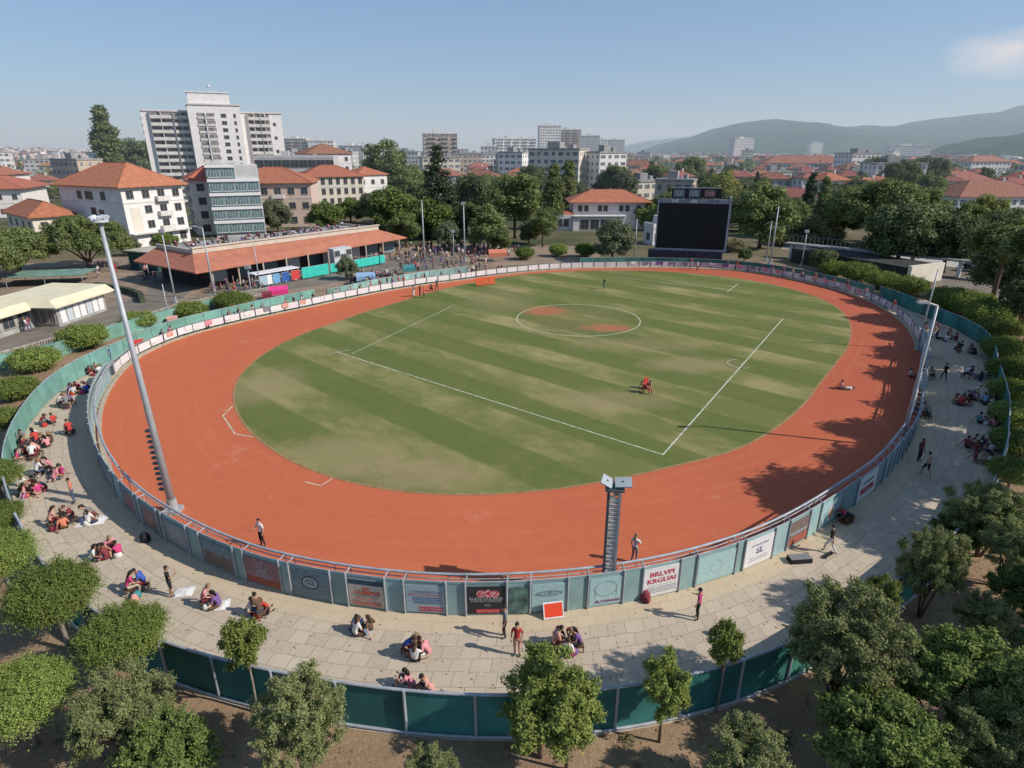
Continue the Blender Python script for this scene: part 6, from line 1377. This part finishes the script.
# tarpaulins and awnings by the plaza
def tent(px, py, w_, d, h, m, label, rz=0):
    x, y = at(px, py); t = thing('awning', label, 'awning', (x, y, 0), rz); mb = MB(); mb.poly([(0,0,h*.75),(w_,0,h*.8),(w_,d*.5,h),(0,d*.5,h)]); mb.poly([(0,d*.5,h),(w_,d*.5,h),(w_,d,h*.75),(0,d,h*.75)]); mb.poly([(0,-.01,h*.4),(w_,-.01,h*.45),(w_,-.01,h*.8),(0,-.01,h*.75)]); mb.build('canopy', m, t)
    for a_ in (.05, w_ - .05):
        for b_ in (.05, d - .05): mb = MB(); mb.tube([(a_,b_,0),(a_,b_,h*.75)], .03, 5); mb.build('pole', GREY, t)
tent(270, 301, 2.6, 2.0, 1.9, mat('hot_pink', (.68,.05,.22), .7, .15, 2), 'hot pink awning behind the far left fence', .35); tent(263, 303, 1.3, 1.6, 1.5, CLO['maroon'], 'dark red awning left of the hot pink one', .35)
tent(134, 352, 1.1, .9, 1.2, CLO['red'], 'bright red tarpaulin shelter at the fence on the left walkway', .6); tent(404, 276, 2.0, 2.0, 1.7, CLO['teal'], 'blue-green awning beside the crowded plaza', .3); tent(357, 286, 3.0, 2.2, 1.9, CLO['sky'], 'grey-blue awning by the small forecourt tree', .3)
tent(489, 262, 3.5, 2.5, 2.2, CLO['orange'], 'orange awning in the crowded plaza', .1); tent(168, 325, 1.2, .9, 1.0, CLO['salmon'], 'orange-brown cloth heap between the left fences', .5)
# distant crowd: individuals on the plaza and by the pavilion, a mass on the roof terrace and behind
TOPS = ('white','red','maroon','pink','grey','black','violet','sand','navy','salmon','brown','grey'); crowd = []
def crowd_at(x, y, z, lb, grp):
    tp = rp_.choice(TOPS); o = person(x, y, rp_.uniform(0, 6.28), rp_.choice(('stand','walk','talk','knees','stool','stand')), tp, rp_.choice(('denim','black','grey','sand','navy')), f'tiny distant person in {tp} {lb}', z=z, group=grp); return o
Mp = Matrix.Translation((pa.x, pa.y, 0)) @ Matrix.Rotation(pang, 4, 'Z')
for _ in range(26): q = Mp @ Vector((rp_.uniform(-1, 8), rp_.uniform(-4.5, .5), 0)); crowd_at(q.x, q.y, .01, 'before the left end of the pavilion', 'crowd at the left end of the pavilion')
for _ in range(34): q = Mp @ Vector((rp_.uniform(24, PL + 4), rp_.uniform(-3.2, 2), 0)); crowd_at(q.x, q.y, .01, 'before the right end of the pavilion', 'crowd at the right end of the pavilion')
for _ in range(8): x, y = at(rp_.uniform(145, 160), rp_.uniform(272, 282)); crowd_at(x, y, .01, 'in the white-and-blue knot beside the green hut', 'people beside the green hut')
for _ in range(8): x, y = at(rp_.uniform(88, 106), rp_.uniform(268, 279)); crowd_at(x, y, .01, 'under the broad layered tree by the road', 'people under the broad tree')
for _ in range(62): x, y = at(rp_.uniform(396, 490), rp_.uniform(253, 273)); crowd_at(x, y, .01, 'in the packed plaza behind the left boards', 'crowd on the plaza')
def crowd_mass(label, pts, name='crowd', hs=(1.0, 1.05, 1.15, 1.5, 1.65)):
    mb = MB(); mats = [CLO[c_] for c_ in ('white','maroon','pink','grey','black','violet','sand','navy','brown')] + [SKIN[0], HAIR[0]]
    for x, y, z in pts:
        c_ = rp_.randrange(9); hgt = rp_.choice(hs); k = rp_.uniform(.14, .19); dx = rp_.uniform(-.1, .1)
        mb.tube([(x - .08, y, z), (x - .06, y, z + hgt * .5)], [.06, .09], 5, rp_.choice((3,4,7,8))); mb.tube([(x + .08, y + dx, z), (x + .06, y, z + hgt * .5)], [.06, .09], 5, rp_.choice((3,4,7,8)))
        mb.tube([(x, y, z + hgt * .45), (x, y, z + hgt * .75), (x, y, z + hgt * .85)], [k * .8, k, k * .5], 6, c_); mb.tube([(x - k, y, z + hgt * .8), (x - k - .07, y + dx, z + hgt * .5)], [.05, .035], 4, c_); mb.tube([(x + k, y, z + hgt * .8), (x + k + .07, y - dx, z + hgt * .5)], [.05, .035], 4, c_)
        mb.ball((x, y, z + hgt * .92), (.09, .1, .115), 9, 6, 5); mb.ball((x, y - .02, z + hgt * .95), (.1, .1, .1), 10, 6, 4)
    return tag(mb.build(name, mats), label, 'crowd', kind='stuff')
crowd_mass('dense crowd seated along the pavilion roof terrace', [tuple(Mp @ Vector((rp_.uniform(1, PL + 1.4), 5.2 + rp_.choice((0, .9, 1.8, 2.8, 4.2, 6, 7.5, 9)) + rp_.uniform(-.2, .2), 5.3))) for _ in range(150)], hs=(.75, .8, .9))
pts = []
for _ in range(110): x, y = at(rp_.uniform(395, 480) + rp_.random() ** 2 * 45, rp_.uniform(244, 258)); pts.append((x, y, 0))
for _ in range(90): x, y = at(rp_.uniform(350, 400), rp_.uniform(276, 286)); pts.append((x, y, 0))
crowd_mass('far packed crowd and stalls on the plaza beyond the individual figures', pts)
# parked vehicles on the right car park
def car(px, py, rz, c_, label):
    x, y = at(px, py); t = thing('parked_car', label, 'car', (x, y, .01), rz, None); mb = MB()
    pr = [(-2.1,.35),(-2.1,.8),(-1.6,.92),(-1.1,1.4),(.5,1.42),(1.1,.98),(2.0,.82),(2.1,.4)]
    for s_ in (-.82, .82): mb.poly([(a_, s_, b_) for a_, b_ in (pr if s_ < 0 else pr[::-1])])
    for a, b in zip(pr, pr[1:] + pr[:1]): mb.poly([(a[0], .82, a[1]), (b[0], .82, b[1]), (b[0], -.82, b[1]), (a[0], -.82, a[1])])
    mb.build('body', c_, t)
    for s_ in (-1, 1): mb = MB(); mb.poly([(-1.4, s_*.83, .95), (.95, s_*.83, .98), (.45, s_*.83, 1.34), (-1.05, s_*.83, 1.33)]); mb.build('side_window', GLASS, t)
    for a_ in (-1.3, 1.3):
        for s_ in (-1, 1): mb = MB(); mb.tube([(a_, s_*.72, .33), (a_, s_*.88, .33)], .33, 12); mb.build('wheel', CLO['black'], t)
car(975, 268, .3, mat('car_paint_dark', (.04,.05,.07), .35, .05, 1), 'dark car parked behind the big trees on the right'); car(985, 275, .2, mat('car_paint_white', (.6,.6,.6), .35, .05, 1), 'white car parked at the far right car park'); car(1008, 284, .2, mat('car_paint_silver', (.35,.37,.4), .35, .05, 1), 'silver car at the right edge of the car park')

# fallen leaves and scraps along the walkway edge
mb = MB(); rl_ = random.Random(12)
for _ in range(2600):
    d = rl_.uniform(195, 372); f = rl_.random() ** .35; r0_, r1_ = rr(rA, d), rr(rB, d); r_ = r0_ + (r1_ - r0_) * (f if rl_.random() < .8 else 1 - f) * .98 + .05
    x, y = CX + r_ * cos(rad(d)), CY + r_ * sin(rad(d)); a = rl_.uniform(0, 6.3); q = rl_.uniform(.025, .07)
    mb.poly([(x + cos(a) * q, y + sin(a) * q, .022), (x + cos(a + 1.6) * q * .6, y + sin(a + 1.6) * q * .6, .03), (x - cos(a) * q, y - sin(a) * q, .023), (x + cos(a - 1.6) * q * .6, y + sin(a - 1.6) * q * .6, .026)], 0 if rl_.random() < .85 else 1)
for _ in range(5200):
    x, y = rl_.uniform(-34, 40), rl_.uniform(3, 30)
    if math.hypot(x - CX, y - CY) < rr(rB, deg_of(x, y)) + .3: continue
    a = rl_.uniform(0, 6.3); q = rl_.uniform(.03, .10); mb.poly([(x + cos(a) * q, y + sin(a) * q, .01), (x + cos(a + 1.6) * q * .6, y + sin(a + 1.6) * q * .6, .04), (x - cos(a) * q, y - sin(a) * q, .012), (x + cos(a - 1.6) * q * .6, y + sin(a - 1.6) * q * .6, .02)], 0)
tag(mb.build('fallen_leaves', [mat('dead_leaf', (.20, .14, .07), .9, .4, 3), mat('paper_scrap', (.6, .58, .55), .9, .1, 3)]), 'scattered dead leaves and scraps on the paving and soil', 'leaf litter', kind='stuff')
# dry grass tufts in the soil
tv = []; rg = np.random.default_rng(3); cl = []
while len(cl) < 260:
    x, y = rl_.uniform(-34, 40), rl_.uniform(3, 34)
    if math.hypot(x - CX, y - CY) < rr(rB, deg_of(x, y)) + .4: continue
    q = rl_.uniform(.12, .35); cl.append(((x, y, .03), (q, q, .1), q * q))
tag(link('dry_weeds', leafmesh('dry_weeds', leaves(cl, 15000, .06, 5, 0, 2.6), L_DRY)), 'sparse dry weeds on the bare soil outside the fence', 'weeds', kind='stuff')
